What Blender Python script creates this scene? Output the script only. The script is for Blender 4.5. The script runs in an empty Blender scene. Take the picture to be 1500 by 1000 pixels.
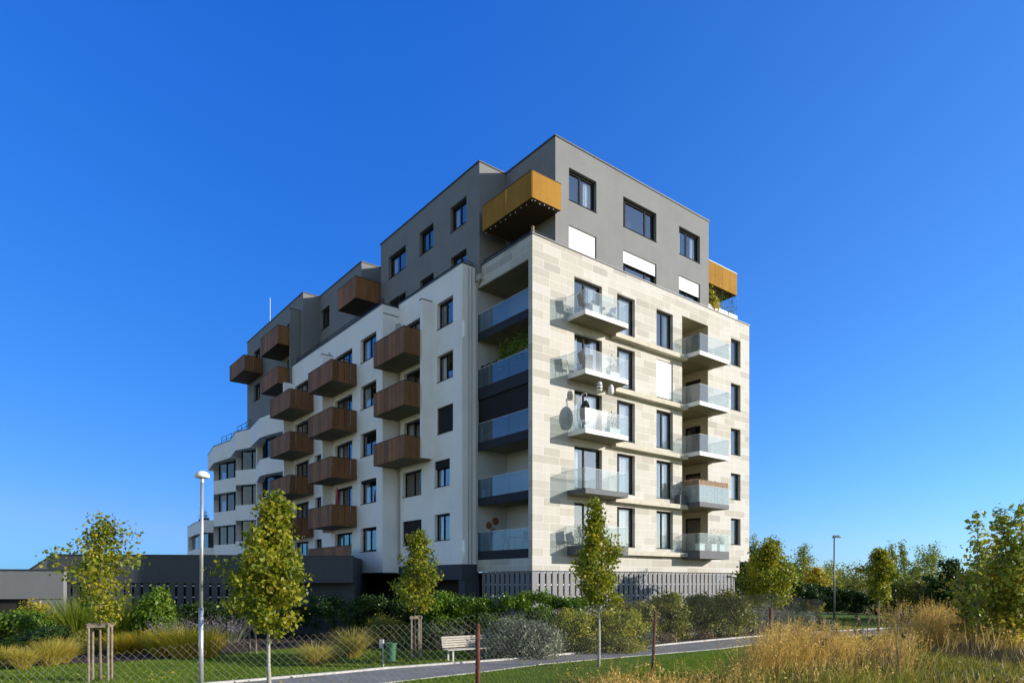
import bpy, bmesh, math, random
import numpy as np
from mathutils import Vector, Matrix
sc = bpy.context.scene
C = sc.collection
RNG = np.random.default_rng(7)
random.seed(5)
EYE = 3.0                                   # camera height above the garden lawn
P0 = (1.004, 32.6)                          # street corner of the apartment building
UX, UY = 0.78274, 0.62235                   # direction of the stone front
BROT = math.atan2(UY, UX)
def W(u, v, z):                             # building coordinates -> world
    return Vector((P0[0] + u*UX - v*UY, P0[1] + u*UY + v*UX, z))
def at(px, Y): return ((px - 750)/974.0*Y, Y)

# ------------------------------------------------------------------ materials
def nt(name):
    m = bpy.data.materials.new(name); m.use_nodes = True
    t = m.node_tree; t.nodes.clear()
    o = t.nodes.new('ShaderNodeOutputMaterial')
    return m, t, o
def N(t, kind, **kw):
    n = t.nodes.new(kind)
    for k, v in kw.items():
        if k.startswith('i_'): n.inputs[k[2:].replace('_', ' ')].default_value = v
        else: setattr(n, k, v)
    return n
def c4(c): return (c[0], c[1], c[2], 1)
def mat(name, col, rough=.7, var=.12, scale=3., bump=.0, bscale=60., metal=0., spec=.4, streak=0., isl=0.):
    """paint, plaster, concrete or metal with uneven tone, fine grain and faint vertical weather streaks"""
    m, t, o = nt(name)
    b = N(t, 'ShaderNodeBsdfPrincipled'); b.inputs['Roughness'].default_value = rough
    b.inputs['Metallic'].default_value = metal; b.inputs['Specular IOR Level'].default_value = spec
    tc = N(t, 'ShaderNodeTexCoord')
    n1 = N(t, 'ShaderNodeTexNoise', i_Scale=scale, i_Detail=6., i_Roughness=.6)
    t.links.new(tc.outputs['Object'], n1.inputs['Vector'])
    r = N(t, 'ShaderNodeMapRange'); r.inputs['From Min'].default_value = .3; r.inputs['From Max'].default_value = .7
    r.inputs['To Min'].default_value = 1 - var; r.inputs['To Max'].default_value = 1 + var
    t.links.new(n1.outputs['Fac'], r.inputs['Value'])
    val = r.outputs['Result']
    if streak:
        mp = N(t, 'ShaderNodeMapping'); mp.inputs['Scale'].default_value = (2.2, 2.2, .12)
        t.links.new(tc.outputs['Object'], mp.inputs['Vector'])
        n3 = N(t, 'ShaderNodeTexNoise', i_Scale=1.6, i_Detail=5.)
        t.links.new(mp.outputs['Vector'], n3.inputs['Vector'])
        r3 = N(t, 'ShaderNodeMapRange'); r3.inputs['From Min'].default_value = .45; r3.inputs['From Max'].default_value = .75
        r3.inputs['To Min'].default_value = 1.; r3.inputs['To Max'].default_value = 1 - streak
        t.links.new(n3.outputs['Fac'], r3.inputs['Value'])
        mm = N(t, 'ShaderNodeMath', operation='MULTIPLY'); t.links.new(val, mm.inputs[0]); t.links.new(r3.outputs['Result'], mm.inputs[1])
        val = mm.outputs[0]
    if isl:
        gi = N(t, 'ShaderNodeNewGeometry'); ri = N(t, 'ShaderNodeMapRange'); ri.inputs['To Min'].default_value = 1-isl; ri.inputs['To Max'].default_value = 1+isl
        t.links.new(gi.outputs['Random Per Island'], ri.inputs['Value'])
        mi = N(t, 'ShaderNodeMath', operation='MULTIPLY'); t.links.new(val, mi.inputs[0]); t.links.new(ri.outputs['Result'], mi.inputs[1]); val = mi.outputs[0]
    hv = N(t, 'ShaderNodeVectorMath', operation='SCALE'); hv.inputs[0].default_value = col
    t.links.new(val, hv.inputs['Scale'])
    t.links.new(hv.outputs['Vector'], b.inputs['Base Color'])
    if bump:
        n2 = N(t, 'ShaderNodeTexNoise', i_Scale=bscale, i_Detail=3.)
        t.links.new(tc.outputs['Object'], n2.inputs['Vector'])
        bp = N(t, 'ShaderNodeBump'); bp.inputs['Strength'].default_value = bump; bp.inputs['Distance'].default_value = .02
        t.links.new(n2.outputs['Fac'], bp.inputs['Height']); t.links.new(bp.outputs['Normal'], b.inputs['Normal'])
    t.links.new(b.outputs[0], o.inputs['Surface'])
    return m
def ramp(t, stops):
    r = N(t, 'ShaderNodeValToRGB'); e = r.color_ramp.elements
    while len(e) < len(stops): e.new(.5)
    for i, (p, c) in enumerate(stops): e[i].position = p; e[i].color = c4(c)
    return r
def leafmat(name, stops, transl=.4, rough=.45, patch=1.2, pw=.5):
    """leaves: every leaf its own tone, with patches of tone through the crown"""
    m, t, o = nt(name)
    g = N(t, 'ShaderNodeNewGeometry'); tc = N(t, 'ShaderNodeTexCoord')
    n = N(t, 'ShaderNodeTexNoise', i_Scale=patch, i_Detail=2.); t.links.new(tc.outputs['Object'], n.inputs['Vector'])
    mr = N(t, 'ShaderNodeMapRange'); mr.inputs['From Min'].default_value = .3; mr.inputs['From Max'].default_value = .7
    t.links.new(n.outputs['Fac'], mr.inputs['Value'])
    mx = N(t, 'ShaderNodeMix', data_type='FLOAT'); mx.inputs[0].default_value = pw
    t.links.new(g.outputs['Random Per Island'], mx.inputs[2]); t.links.new(mr.outputs['Result'], mx.inputs[3])
    r = ramp(t, stops); t.links.new(mx.outputs[0], r.inputs['Fac'])
    b = N(t, 'ShaderNodeBsdfPrincipled'); b.inputs['Roughness'].default_value = rough; b.inputs['Specular IOR Level'].default_value = .35
    t.links.new(r.outputs['Color'], b.inputs['Base Color'])
    tr = N(t, 'ShaderNodeBsdfTranslucent'); t.links.new(r.outputs['Color'], tr.inputs['Color'])
    ms = N(t, 'ShaderNodeMixShader'); ms.inputs[0].default_value = transl
    t.links.new(b.outputs[0], ms.inputs[1]); t.links.new(tr.outputs[0], ms.inputs[2])
    t.links.new(ms.outputs[0], o.inputs['Surface'])
    return m
def glassmat(name, ior, tint, milk=0., milkc=(.7, .85, .9), rough=.0):
    m, t, o = nt(name)
    f = N(t, 'ShaderNodeFresnel'); gb = N(t, 'ShaderNodeNewGeometry')
    ir = N(t, 'ShaderNodeMapRange'); ir.inputs['To Min'].default_value = ior; ir.inputs['To Max'].default_value = 1/ior
    t.links.new(gb.outputs['Backfacing'], ir.inputs['Value']); t.links.new(ir.outputs['Result'], f.inputs['IOR'])
    tr = N(t, 'ShaderNodeBsdfTransparent'); tr.inputs['Color'].default_value = c4(tint)
    g = N(t, 'ShaderNodeBsdfGlossy'); g.inputs['Roughness'].default_value = rough
    tc = N(t, 'ShaderNodeTexCoord'); nz = N(t, 'ShaderNodeTexNoise', i_Scale=.9, i_Detail=1.)
    t.links.new(tc.outputs['Object'], nz.inputs['Vector'])
    bp = N(t, 'ShaderNodeBump'); bp.inputs['Strength'].default_value = .12; bp.inputs['Distance'].default_value = .05
    t.links.new(nz.outputs['Fac'], bp.inputs['Height']); t.links.new(bp.outputs['Normal'], g.inputs['Normal'])
    ms = N(t, 'ShaderNodeMixShader'); t.links.new(f.outputs[0], ms.inputs[0])
    base = tr.outputs[0]
    if milk:
        d = N(t, 'ShaderNodeBsdfDiffuse'); d.inputs['Color'].default_value = c4(milkc)
        m2 = N(t, 'ShaderNodeMixShader'); m2.inputs[0].default_value = milk
        t.links.new(tr.outputs[0], m2.inputs[1]); t.links.new(d.outputs[0], m2.inputs[2]); base = m2.outputs[0]
    t.links.new(base, ms.inputs[1]); t.links.new(g.outputs[0], ms.inputs[2])
    t.links.new(ms.outputs[0], o.inputs['Surface'])
    return m
def stonemat(name):
    """limestone cladding: courses of long slabs in cream, beige and taupe with pale joints"""
    m, t, o = nt(name)
    tc = N(t, 'ShaderNodeTexCoord'); sx = N(t, 'ShaderNodeSeparateXYZ'); t.links.new(tc.outputs['Object'], sx.inputs[0])
    a = N(t, 'ShaderNodeMath', operation='SUBTRACT'); t.links.new(sx.outputs[0], a.inputs[0]); t.links.new(sx.outputs[1], a.inputs[1])
    cb = N(t, 'ShaderNodeCombineXYZ'); t.links.new(a.outputs[0], cb.inputs[0]); t.links.new(sx.outputs[2], cb.inputs[1])
    br = N(t, 'ShaderNodeTexBrick'); t.links.new(cb.outputs[0], br.inputs['Vector'])
    br.offset = .37; br.offset_frequency = 2; br.squash = 1.55; br.squash_frequency = 3
    br.inputs['Color1'].default_value = (0, 0, 0, 1); br.inputs['Color2'].default_value = (1, 1, 1, 1)
    br.inputs['Mortar'].default_value = (.5, .5, .5, 1)
    br.inputs['Scale'].default_value = 1.; br.inputs['Mortar Size'].default_value = .013; br.inputs['Mortar Smooth'].default_value = .2
    br.inputs['Brick Width'].default_value = 1.15; br.inputs['Row Height'].default_value = .42; br.inputs['Bias'].default_value = 0.
    r = ramp(t, [(0.0, (0.49644, 0.476, 0.435)), (0.3, (0.44128, 0.42, 0.371)), (0.5, (0.50235, 0.487, 0.453)), (0.68, (0.40779, 0.386, 0.341)), (0.85, (0.46295, 0.442, 0.394)), (0.95, (0.369375, 0.353, 0.323))])
    r.color_ramp.interpolation = 'CONSTANT'
    t.links.new(br.outputs['Color'], r.inputs['Fac'])
    n = N(t, 'ShaderNodeTexNoise', i_Scale=7., i_Detail=8., i_Roughness=.7); t.links.new(tc.outputs['Object'], n.inputs['Vector'])
    mr = N(t, 'ShaderNodeMapRange'); mr.inputs['From Min'].default_value = .3; mr.inputs['From Max'].default_value = .7
    mr.inputs['To Min'].default_value = .92; mr.inputs['To Max'].default_value = 1.07
    mp = N(t, 'ShaderNodeMapping'); mp.inputs['Scale'].default_value = (1.6, 1.6, .1); t.links.new(tc.outputs['Object'], mp.inputs['Vector'])
    n5 = N(t, 'ShaderNodeTexNoise', i_Scale=2., i_Detail=5.); t.links.new(mp.outputs['Vector'], n5.inputs['Vector'])
    ad = N(t, 'ShaderNodeMath', operation='MULTIPLY_ADD'); ad.inputs[1].default_value = .5; t.links.new(n5.outputs['Fac'], ad.inputs[0])
    hf = N(t, 'ShaderNodeMath', operation='MULTIPLY'); hf.inputs[1].default_value = .5; t.links.new(n.outputs['Fac'], hf.inputs[0]); t.links.new(hf.outputs[0], ad.inputs[2])
    t.links.new(ad.outputs[0], mr.inputs['Value'])
    mx = N(t, 'ShaderNodeMix', data_type='RGBA'); mx.inputs[7].default_value = (.60, .585, .54, 1)
    t.links.new(br.outputs['Fac'], mx.inputs[0]); t.links.new(r.outputs['Color'], mx.inputs[6])
    vs = N(t, 'ShaderNodeVectorMath', operation='SCALE'); t.links.new(mx.outputs[2], vs.inputs[0]); t.links.new(mr.outputs['Result'], vs.inputs['Scale'])
    b = N(t, 'ShaderNodeBsdfPrincipled'); b.inputs['Roughness'].default_value = .75; b.inputs['Specular IOR Level'].default_value = .3
    t.links.new(vs.outputs['Vector'], b.inputs['Base Color'])
    bp = N(t, 'ShaderNodeBump'); bp.inputs['Strength'].default_value = .3; bp.inputs['Distance'].default_value = .006; bp.invert = True
    t.links.new(br.outputs['Fac'], bp.inputs['Height']); t.links.new(bp.outputs['Normal'], b.inputs['Normal'])
    t.links.new(b.outputs[0], o.inputs['Surface'])
    return m
def groundmat(name, stops, scale, bump=.3, fine=40., rough=.9):
    m, t, o = nt(name)
    tc = N(t, 'ShaderNodeTexCoord')
    n = N(t, 'ShaderNodeTexNoise', i_Scale=scale, i_Detail=8., i_Roughness=.65); t.links.new(tc.outputs['Object'], n.inputs['Vector'])
    n2 = N(t, 'ShaderNodeTexNoise', i_Scale=fine, i_Detail=4.); t.links.new(tc.outputs['Object'], n2.inputs['Vector'])
    mx = N(t, 'ShaderNodeMix', data_type='FLOAT'); mx.inputs[0].default_value = .45
    t.links.new(n.outputs['Fac'], mx.inputs[2]); t.links.new(n2.outputs['Fac'], mx.inputs[3])
    mr = N(t, 'ShaderNodeMapRange'); mr.inputs['From Min'].default_value = .3; mr.inputs['From Max'].default_value = .7
    t.links.new(mx.outputs[0], mr.inputs['Value'])
    r = ramp(t, stops); t.links.new(mr.outputs['Result'], r.inputs['Fac'])
    b = N(t, 'ShaderNodeBsdfPrincipled'); b.inputs['Roughness'].default_value = rough; b.inputs['Specular IOR Level'].default_value = .2
    t.links.new(r.outputs['Color'], b.inputs['Base Color'])
    bp = N(t, 'ShaderNodeBump'); bp.inputs['Strength'].default_value = bump; bp.inputs['Distance'].default_value = .05
    t.links.new(n2.outputs['Fac'], bp.inputs['Height']); t.links.new(bp.outputs['Normal'], b.inputs['Normal'])
    t.links.new(b.outputs[0], o.inputs['Surface'])
    return m

M = {}
M['stone'] = stonemat('limestone cladding')
M['white'] = mat('white render', (.86, .84, .825), .85, .05, .6, .25, 90, streak=.035)
M['grey'] = mat('grey render', (.200, .204, .208), .85, .07, .7, .3, 80, streak=.04)
M['dark'] = mat('anthracite render', (.055, .058, .068), .8, .08, .8, .2, 80)
M['podium'] = mat('podium grey render', (.07, .076, .088), .85, .07, .7, .3, 80, streak=.08)
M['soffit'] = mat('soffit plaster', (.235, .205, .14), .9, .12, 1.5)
M['recess'] = mat('recess plaster', (.42, .38, .29), .9, .08, 1.5)
M['loggia'] = mat('loggia render', (.55, .56, .57), .9, .06, 1.)
M['concrete'] = mat('pale concrete', (.52, .48, .39), .85, .1, 3., .15, 70, streak=.1)
M['fascia'] = mat('dark metal fascia', (.028, .031, .042), .65, .08, 3., spec=.12)
M['fasciagrey'] = mat('grey metal fascia', (.11, .115, .13), .6, .06, 3., spec=.2)
M['frame'] = mat('anthracite window frame', (.02, .021, .026), .7, .05, 4., spec=.08)
M['coping'] = mat('dark sheet coping', (.06, .065, .075), .45, .08, 3., metal=.4)
M['brown'] = mat('rust brown perforated sheet', (.225, .095, .03), .7, .16, 1.3, .25, 150, streak=.3, isl=.3)
M['gold'] = mat('gold perforated sheet', (.31, .165, .032), .75, .12, 1.5, .25, 150, spec=.06, streak=.1, isl=.12)
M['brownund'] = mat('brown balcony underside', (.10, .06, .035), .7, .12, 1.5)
M['pane'] = glassmat('window glass', 3.5, (.72, .78, .82))
M['panedark'] = glassmat('dark ribbon glass', 1.7, (.5, .52, .55))
M['rail'] = glassmat('glass railing', 1.5, (.90, .94, .945), .08, (.75, .80, .83), .055)
M['railblue'] = glassmat('tinted glass railing', 1.75, (.62, .74, .82), .05, (.3, .5, .7))
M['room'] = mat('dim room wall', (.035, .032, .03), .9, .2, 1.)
M['curtain'] = mat('pale curtain', (.78, .77, .74), .9, .08, 6., .3, 20)
M['shutter'] = mat('white roller shutter', (.82, .82, .81), .6, .03, 2.)
M['shutterdark'] = mat('dark roller shutter', (.024, .023, .027), .7, .08, 2., spec=.1)
M['pipe'] = mat('grey rainwater pipe', (.42, .42, .41), .5, .08, 3.)
M['slat'] = mat('grey cladding slats', (.175, .178, .19), .6, .05, 1.5)
M['steel'] = mat('galvanised steel', (.52, .53, .54), .42, .12, 6., metal=.6)
M['darksteel'] = mat('grey painted steel', (.16, .165, .17), .5, .1, 6., metal=.3)
M['railbeam'] = mat('pale rail', (.75, .75, .74), .6, .05, 2.)
M['wire'] = mat('galvanised wire', (.27, .25, .225), .7, .25, 8.)
M['rust'] = mat('rusty post', (.13, .045, .025), .9, .45, 12., .6, 40)
M['timber'] = mat('weathered timber', (.25, .20, .15), .85, .3, 8., .4, 50)
M['benchwood'] = mat('pale bench slats', (.50, .45, .39), .7, .15, 8.)
M['bark'] = mat('young bark', (.20, .155, .105), .9, .35, 14., .6, 40)
M['palebark'] = mat('pale bark', (.40, .37, .31), .85, .3, 14., .5, 40)
M['bin'] = mat('green plastic', (.03, .12, .055), .5, .12, 6.)
M['terracotta'] = mat('terracotta', (.28, .10, .055), .8, .15, 6.)
M['whitep'] = mat('white painted metal', (.8, .8, .78), .45, .03, 5.)
M['blackp'] = mat('black rattan', (.02, .02, .022), .7, .2, 20.)
M['planter'] = mat('pale grey planter', (.6, .62, .63), .6, .05, 5.)
M['reed'] = mat('reed matting', (.27, .185, .125), .9, .3, 25., .5, 60, isl=.4)
M['cloth'] = mat('grey green screen cloth', (.42, .42, .42), .9, .2, 5., streak=.35)
M['red'] = mat('faded red cloth', (.35, .04, .05), .9, .2, 8.)
M['kerb'] = mat('kerb concrete', (.56, .53, .48), .9, .15, 5., .2, 60)
M['path'] = groundmat('paving', [(0, (.17, .165, .155)), (.5, (.25, .24, .225)), (1, (.34, .325, .30))], 1.2, .3, 26.)
M['soil'] = groundmat('garden soil', [(0, (.03, .02, .013)), (.5, (.065, .043, .028)), (1, (.12, .085, .055))], 2., .8, 14.)
M['lawn'] = groundmat('lawn turf', [(0, (.06, .11, .003)), (.5, (.115, .185, .005)), (1, (.17, .23, .009))], .8, .9, 45.)
M['meadow'] = groundmat('rough ground', [(0, (.07, .065, .015)), (.45, (.16, .15, .03)), (.75, (.24, .19, .055)), (1, (.15, .10, .06))], 1.3, .9, 22.)
G1, G2, G3 = (.022, .05, .008), (.05, .095, .014), (.12, .16, .02)
L = {}
L['linden'] = leafmat('yellowing leaves', [(0, (0.0754, 0.1229, 0.009)), (0.35, (0.1697, 0.2194, 0.0126)), (0.7, (0.3582, 0.3423, 0.0216)), (1, (0.5844, 0.4124, 0.027))], .42)
L['gold'] = leafmat('autumn leaves', [(0, (.16, .19, .02)), (.4, (.38, .36, .03)), (.75, (.60, .44, .035)), (1, (.68, .32, .035))], .42)
L['green'] = leafmat('green leaves', [(0, (0.0546, 0.1128, 0.009)), (0.5, (0.117, 0.2093, 0.0144)), (1, (0.273, 0.3276, 0.027))], .4)
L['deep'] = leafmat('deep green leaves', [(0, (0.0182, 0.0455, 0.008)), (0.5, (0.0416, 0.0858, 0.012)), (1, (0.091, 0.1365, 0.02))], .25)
L['laurel'] = leafmat('glossy laurel leaves', [(0, (.04, .09, .01)), (.5, (.11, .20, .014)), (1, (.24, .34, .03))], .3, .35)
L['olive'] = leafmat('olive shrub leaves', [(0, (.08, .10, .012)), (.5, (.19, .20, .022)), (1, (.38, .33, .04))], .3)
L['silver'] = leafmat('silver leaves', [(0, (0.1138, 0.1391, 0.09)), (0.5, (0.1898, 0.215, 0.14)), (1, (0.3036, 0.3162, 0.2))], .25)
L['poplar'] = leafmat('poplar leaves', [(0, (.10, .16, .025)), (.4, (.22, .28, .035)), (.75, (.42, .42, .05)), (1, (.58, .46, .05))], .38, .4)
L['mauve'] = leafmat('mauve flower spikes', [(0, (0.12, 0.115, 0.0875)), (0.5, (0.264, 0.1955, 0.275)), (1, (0.396, 0.299, 0.4125))], .25)
L['broom'] = leafmat('broom twigs', [(0, (.16, .18, .012)), (.5, (.33, .34, .018)), (1, (.55, .45, .025))], .3)
L['blade'] = leafmat('lawn blades', [(0, (0.09, 0.1553, 0.003)), (0.6, (0.162, 0.2497, 0.0055)), (1, (0.252, 0.324, 0.0125))], .4, .6, .5)
L['reedgrass'] = leafmat('green fountain grass', [(0, (0.121, 0.187, 0.012)), (0.5, (0.231, 0.308, 0.02)), (1, (0.396, 0.396, 0.056))], .4)
L['rustgrass'] = leafmat('rust tipped grass', [(0, (.26, .26, .015)), (.4, (.50, .44, .03)), (.75, (.70, .46, .045)), (1, (.74, .30, .05))], .4)
L['straw'] = leafmat('straw', [(0, (.36, .22, .045)), (.4, (.62, .40, .085)), (.8, (.78, .54, .15)), (1, (.85, .67, .27))], .35, .6, .6)
L['tuft'] = leafmat('pale tussock', [(0, (0.24, 0.23, 0.024)), (0.45, (0.48, 0.391, 0.056)), (1, (0.72, 0.5405, 0.144))], .35)
L['weed'] = leafmat('rough green weeds', [(0, (.09, .11, .012)), (.4, (.22, .24, .02)), (.7, (.40, .33, .04)), (1, (.52, .32, .07))], .35, .6, .7)
L['brownweed'] = leafmat('withered weeds', [(0, (.06, .045, .02)), (.5, (.15, .11, .045)), (1, (.30, .20, .10))], .25)

# ------------------------------------------------------------------ object helpers
def tag(o, label=None, cat=None, group=None, kind=None):
    if label: o['label'] = label
    if cat: o['category'] = cat
    if group: o['group'] = group
    if kind: o['kind'] = kind
    return o
def thing(name, label, cat, loc=(0, 0, 0), rz=0, group=None):
    o = bpy.data.objects.new(name, None); C.objects.link(o)
    o.location = loc; o.rotation_euler = (0, 0, rz); o.empty_display_size = .2
    return tag(o, label, cat, group)
def link(name, me, parent=None, loc=None):
    o = bpy.data.objects.new(name, me); C.objects.link(o)
    if parent: o.parent = parent
    if loc is not None: o.location = loc
    return o
class MB:
    def __init__(s): s.v = []; s.f = []; s.m = []
    def quad(s, a, b, c, d, mi=0):
        n = len(s.v); s.v += [tuple(a), tuple(b), tuple(c), tuple(d)]; s.f.append((n, n+1, n+2, n+3)); s.m.append(mi)
    def box(s, x0, x1, y0, y1, z0, z1, mi=0):
        n = len(s.v)
        s.v += [(x0,y0,z0),(x1,y0,z0),(x1,y1,z0),(x0,y1,z0),(x0,y0,z1),(x1,y0,z1),(x1,y1,z1),(x0,y1,z1)]
        for q in ((0,3,2,1),(4,5,6,7),(0,1,5,4),(1,2,6,5),(2,3,7,6),(3,0,4,7)): s.f.append(tuple(n+i for i in q)); s.m.append(mi)
    def prism(s, pts, z0, z1, mi=0):          # pts counter-clockwise plan outline
        n = len(s.v); k = len(pts)
        s.v += [(p[0], p[1], z0) for p in pts] + [(p[0], p[1], z1) for p in pts]
        s.f.append(tuple(n+i for i in reversed(range(k)))); s.m.append(mi)
        s.f.append(tuple(n+k+i for i in range(k))); s.m.append(mi)
        for i in range(k):
            j = (i+1) % k; s.f.append((n+i, n+j, n+k+j, n+k+i)); s.m.append(mi)
    def tube(s, pts, radii, seg=8, mi=0, cap=True):
        pts = [Vector(p) for p in pts]; n0 = len(s.v)
        if not hasattr(radii, '__len__'): radii = [radii]*len(pts)
        ref = Vector((.13, .31, .94))
        for i, p in enumerate(pts):
            d = (pts[min(i+1, len(pts)-1)] - pts[max(i-1, 0)]).normalized()
            if abs(d.dot(ref)) > .97: ref = Vector((1, .1, 0))
            a = d.cross(ref).normalized(); b = d.cross(a)
            for k in range(seg):
                an = 2*math.pi*k/seg
                s.v.append(tuple(p + (a*math.cos(an) + b*math.sin(an))*radii[i]))
        for i in range(len(pts)-1):
            for k in range(seg):
                q = n0 + i*seg; k2 = (k+1) % seg
                s.f.append((q+k, q+k2, q+seg+k2, q+seg+k)); s.m.append(mi)
        if cap:
            s.f.append(tuple(n0+k for k in reversed(range(seg)))); s.m.append(mi)
            e = n0 + (len(pts)-1)*seg
            s.f.append(tuple(e+k for k in range(seg))); s.m.append(mi)
    def lathe(s, prof, seg=20, center=(0, 0, 0), mi=0):   # prof: (radius, z)
        n0 = len(s.v); cx, cy, cz = center
        for r, z in prof:
            for k in range(seg):
                an = 2*math.pi*k/seg; s.v.append((cx + r*math.cos(an), cy + r*math.sin(an), cz + z))
        for i in range(len(prof)-1):
            for k in range(seg):
                q = n0+i*seg; k2 = (k+1) % seg
                s.f.append((q+k, q+k2, q+seg+k2, q+seg+k)); s.m.append(mi)
        s.f.append(tuple(n0+k for k in reversed(range(seg)))); s.m.append(mi)
        e = n0+(len(prof)-1)*seg
        s.f.append(tuple(e+k for k in range(seg))); s.m.append(mi)
    def build(s, name, mats, parent=None, smooth=False, recalc=True):
        me = bpy.data.meshes.new(name)
        me.from_pydata(s.v, [], s.f)
        if not isinstance(mats, (list, tuple)): mats = [mats]
        for m in mats: me.materials.append(m)
        me.polygons.foreach_set('material_index', s.m)
        if recalc:
            bm = bmesh.new(); bm.from_mesh(me); bmesh.ops.recalc_face_normals(bm, faces=bm.faces); bm.to_mesh(me); bm.free()
        if smooth: me.polygons.foreach_set('use_smooth', [True]*len(me.polygons))
        me.update()
        return link(name, me, parent)
def npmesh(name, verts, faces, mats, parent=None, loc=None, mi=None):
    """verts (N,3), faces (M,k) with equal k"""
    me = bpy.data.meshes.new(name); k = faces.shape[1]
    me.vertices.add(len(verts)); me.vertices.foreach_set('co', np.asarray(verts, np.float32).ravel())
    me.loops.add(faces.size); me.loops.foreach_set('vertex_index', faces.astype(np.int32).ravel())
    me.polygons.add(len(faces)); me.polygons.foreach_set('loop_start', np.arange(0, faces.size, k, dtype=np.int32))
    me.polygons.foreach_set('loop_total', np.full(len(faces), k, np.int32))
    for m in (mats if isinstance(mats, (list, tuple)) else [mats]): me.materials.append(m)
    if mi is not None: me.polygons.foreach_set('material_index', np.asarray(mi, np.int32))
    me.update(calc_edges=True); me.validate()
    return link(name, me, parent, loc)

# ------------------------------------------------------------------ the building: frame helpers in (u, v, z)
BLD = thing('apartment_building', 'tall apartment block with pale stone front, white side wall and set back grey top floors', 'building', (P0[0], P0[1], 0), BROT)
def pt(ax, c, a, d, z): return (c+d, a, z) if ax == 'U' else (a, c+d, z)   # U: wall facing -u, V: wall facing -v
def fbox(mb, ax, c, a0, a1, d0, d1, z0, z1, mi=0):
    if ax == 'U': mb.box(c+d0, c+d1, a0, a1, z0, z1, mi)
    else: mb.box(a0, a1, c+d0, c+d1, z0, z1, mi)
def wall(mb, ax, c, a0, a1, z0, z1, holes, depth=.24, mi=0, rmi=None):
    A = sorted({a0, a1, *[h[0] for h in holes], *[h[1] for h in holes]}); Z = sorted({z0, z1, *[h[2] for h in holes], *[h[3] for h in holes]})
    A = [a for a in A if a0 <= a <= a1]; Z = [z for z in Z if z0 <= z <= z1]
    for i in range(len(A)-1):
        for j in range(len(Z)-1):
            am, zm = (A[i]+A[i+1])/2, (Z[j]+Z[j+1])/2
            if any(h[0] < am < h[1] and h[2] < zm < h[3] for h in holes): continue
            mb.quad(pt(ax,c,A[i],0,Z[j]), pt(ax,c,A[i+1],0,Z[j]), pt(ax,c,A[i+1],0,Z[j+1]), pt(ax,c,A[i],0,Z[j+1]), mi)
    r = mi if rmi is None else rmi
    for h in holes:
        D = h[4] if len(h) > 4 else depth
        p = lambda a, d, z: pt(ax, c, a, d, z)
        mb.quad(p(h[0],0,h[2]), p(h[0],0,h[3]), p(h[0],D,h[3]), p(h[0],D,h[2]), r)
        mb.quad(p(h[1],0,h[2]), p(h[1],D,h[2]), p(h[1],D,h[3]), p(h[1],0,h[3]), r)
        mb.quad(p(h[0],0,h[3]), p(h[1],0,h[3]), p(h[1],D,h[3]), p(h[0],D,h[3]), r)
        mb.quad(p(h[0],0,h[2]), p(h[0],D,h[2]), p(h[1],D,h[2]), p(h[1],0,h[2]), r)
nwin = [0]
def window(ax, c, a0, a1, z0, z1, depth=.2, mull=(.5,), curtain=None, shut=0., shutmat='shutter', sill=True, name='window'):
    """casement window set in a reveal: frame with mullions, then glass, curtain and roller blind as its own pieces"""
    nwin[0] += 1; rr = random.Random(nwin[0]*17)
    fr = MB(); w = .065; d0, d1 = depth, depth+.07
    fbox(fr, ax, c, a0, a0+w, d0, d1, z0, z1); fbox(fr, ax, c, a1-w, a1, d0, d1, z0, z1)
    fbox(fr, ax, c, a0+w, a1-w, d0, d1, z0, z0+w); fbox(fr, ax, c, a0+w, a1-w, d0, d1, z1-w-.05, z1)
    for m in mull:
        am = a0 + (a1-a0)*m; fbox(fr, ax, c, am-.055, am+.055, d0+.003, d1+.003, z0+w, z1-w-.05)
    if sill: fbox(fr, ax, c, a0+.002, a1-.002, -.035, d0-.002, z0+.002, z0+.03)
    o = fr.build(name, M['frame'], BLD)
    g = MB(); g.quad(pt(ax,c,a0+w,d0+.035,z0+w), pt(ax,c,a1-w,d0+.035,z0+w), pt(ax,c,a1-w,d0+.035,z1-w-.05), pt(ax,c,a0+w,d0+.035,z1-w-.05))
    g.build('pane', M['pane'], o)
    if curtain is None: curtain = rr.choice([0, 0, 1, 2, 3])
    if curtain:
        cu = MB(); W_ = a1-a0
        spans = {1: [(0.05, .95)], 2: [(.05, .3)], 3: [(.68, .95)], 4: [(.05, .25), (.75, .95)]}[curtain]
        for s0, s1 in spans:
            n = max(6, int((s1-s0)*W_/.06)); xs = np.linspace(a0+s0*W_, a0+s1*W_, n+1)
            for i in range(n):
                da, db = d1+.1+.025*math.sin(i*1.9), d1+.1+.025*math.sin((i+1)*1.9)
                cu.quad(pt(ax,c,xs[i],da,z0+.05), pt(ax,c,xs[i+1],db,z0+.05), pt(ax,c,xs[i+1],db,z1-.08), pt(ax,c,xs[i],da,z1-.08))
        cu.build('curtain', M['curtain'], o)
    if shut > 0:
        sb = MB(); zb = z1 - (z1-z0)*shut; n = max(3, int((z1-zb)/.07))
        for i in range(n):
            za, zc = zb+(z1-zb)*i/n, zb+(z1-zb)*(i+1)/n
            fbox(sb, ax, c, a0+.012, a1-.012, .07+.006*(i % 2), .10, za, zc)
        sb.build('blind', M[shutmat], o)
    return o

def each(name, m, boxes):
    for b_ in boxes:
        k_ = MB(); k_.box(*b_); k_.build(name, M[m], BLD)
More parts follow.
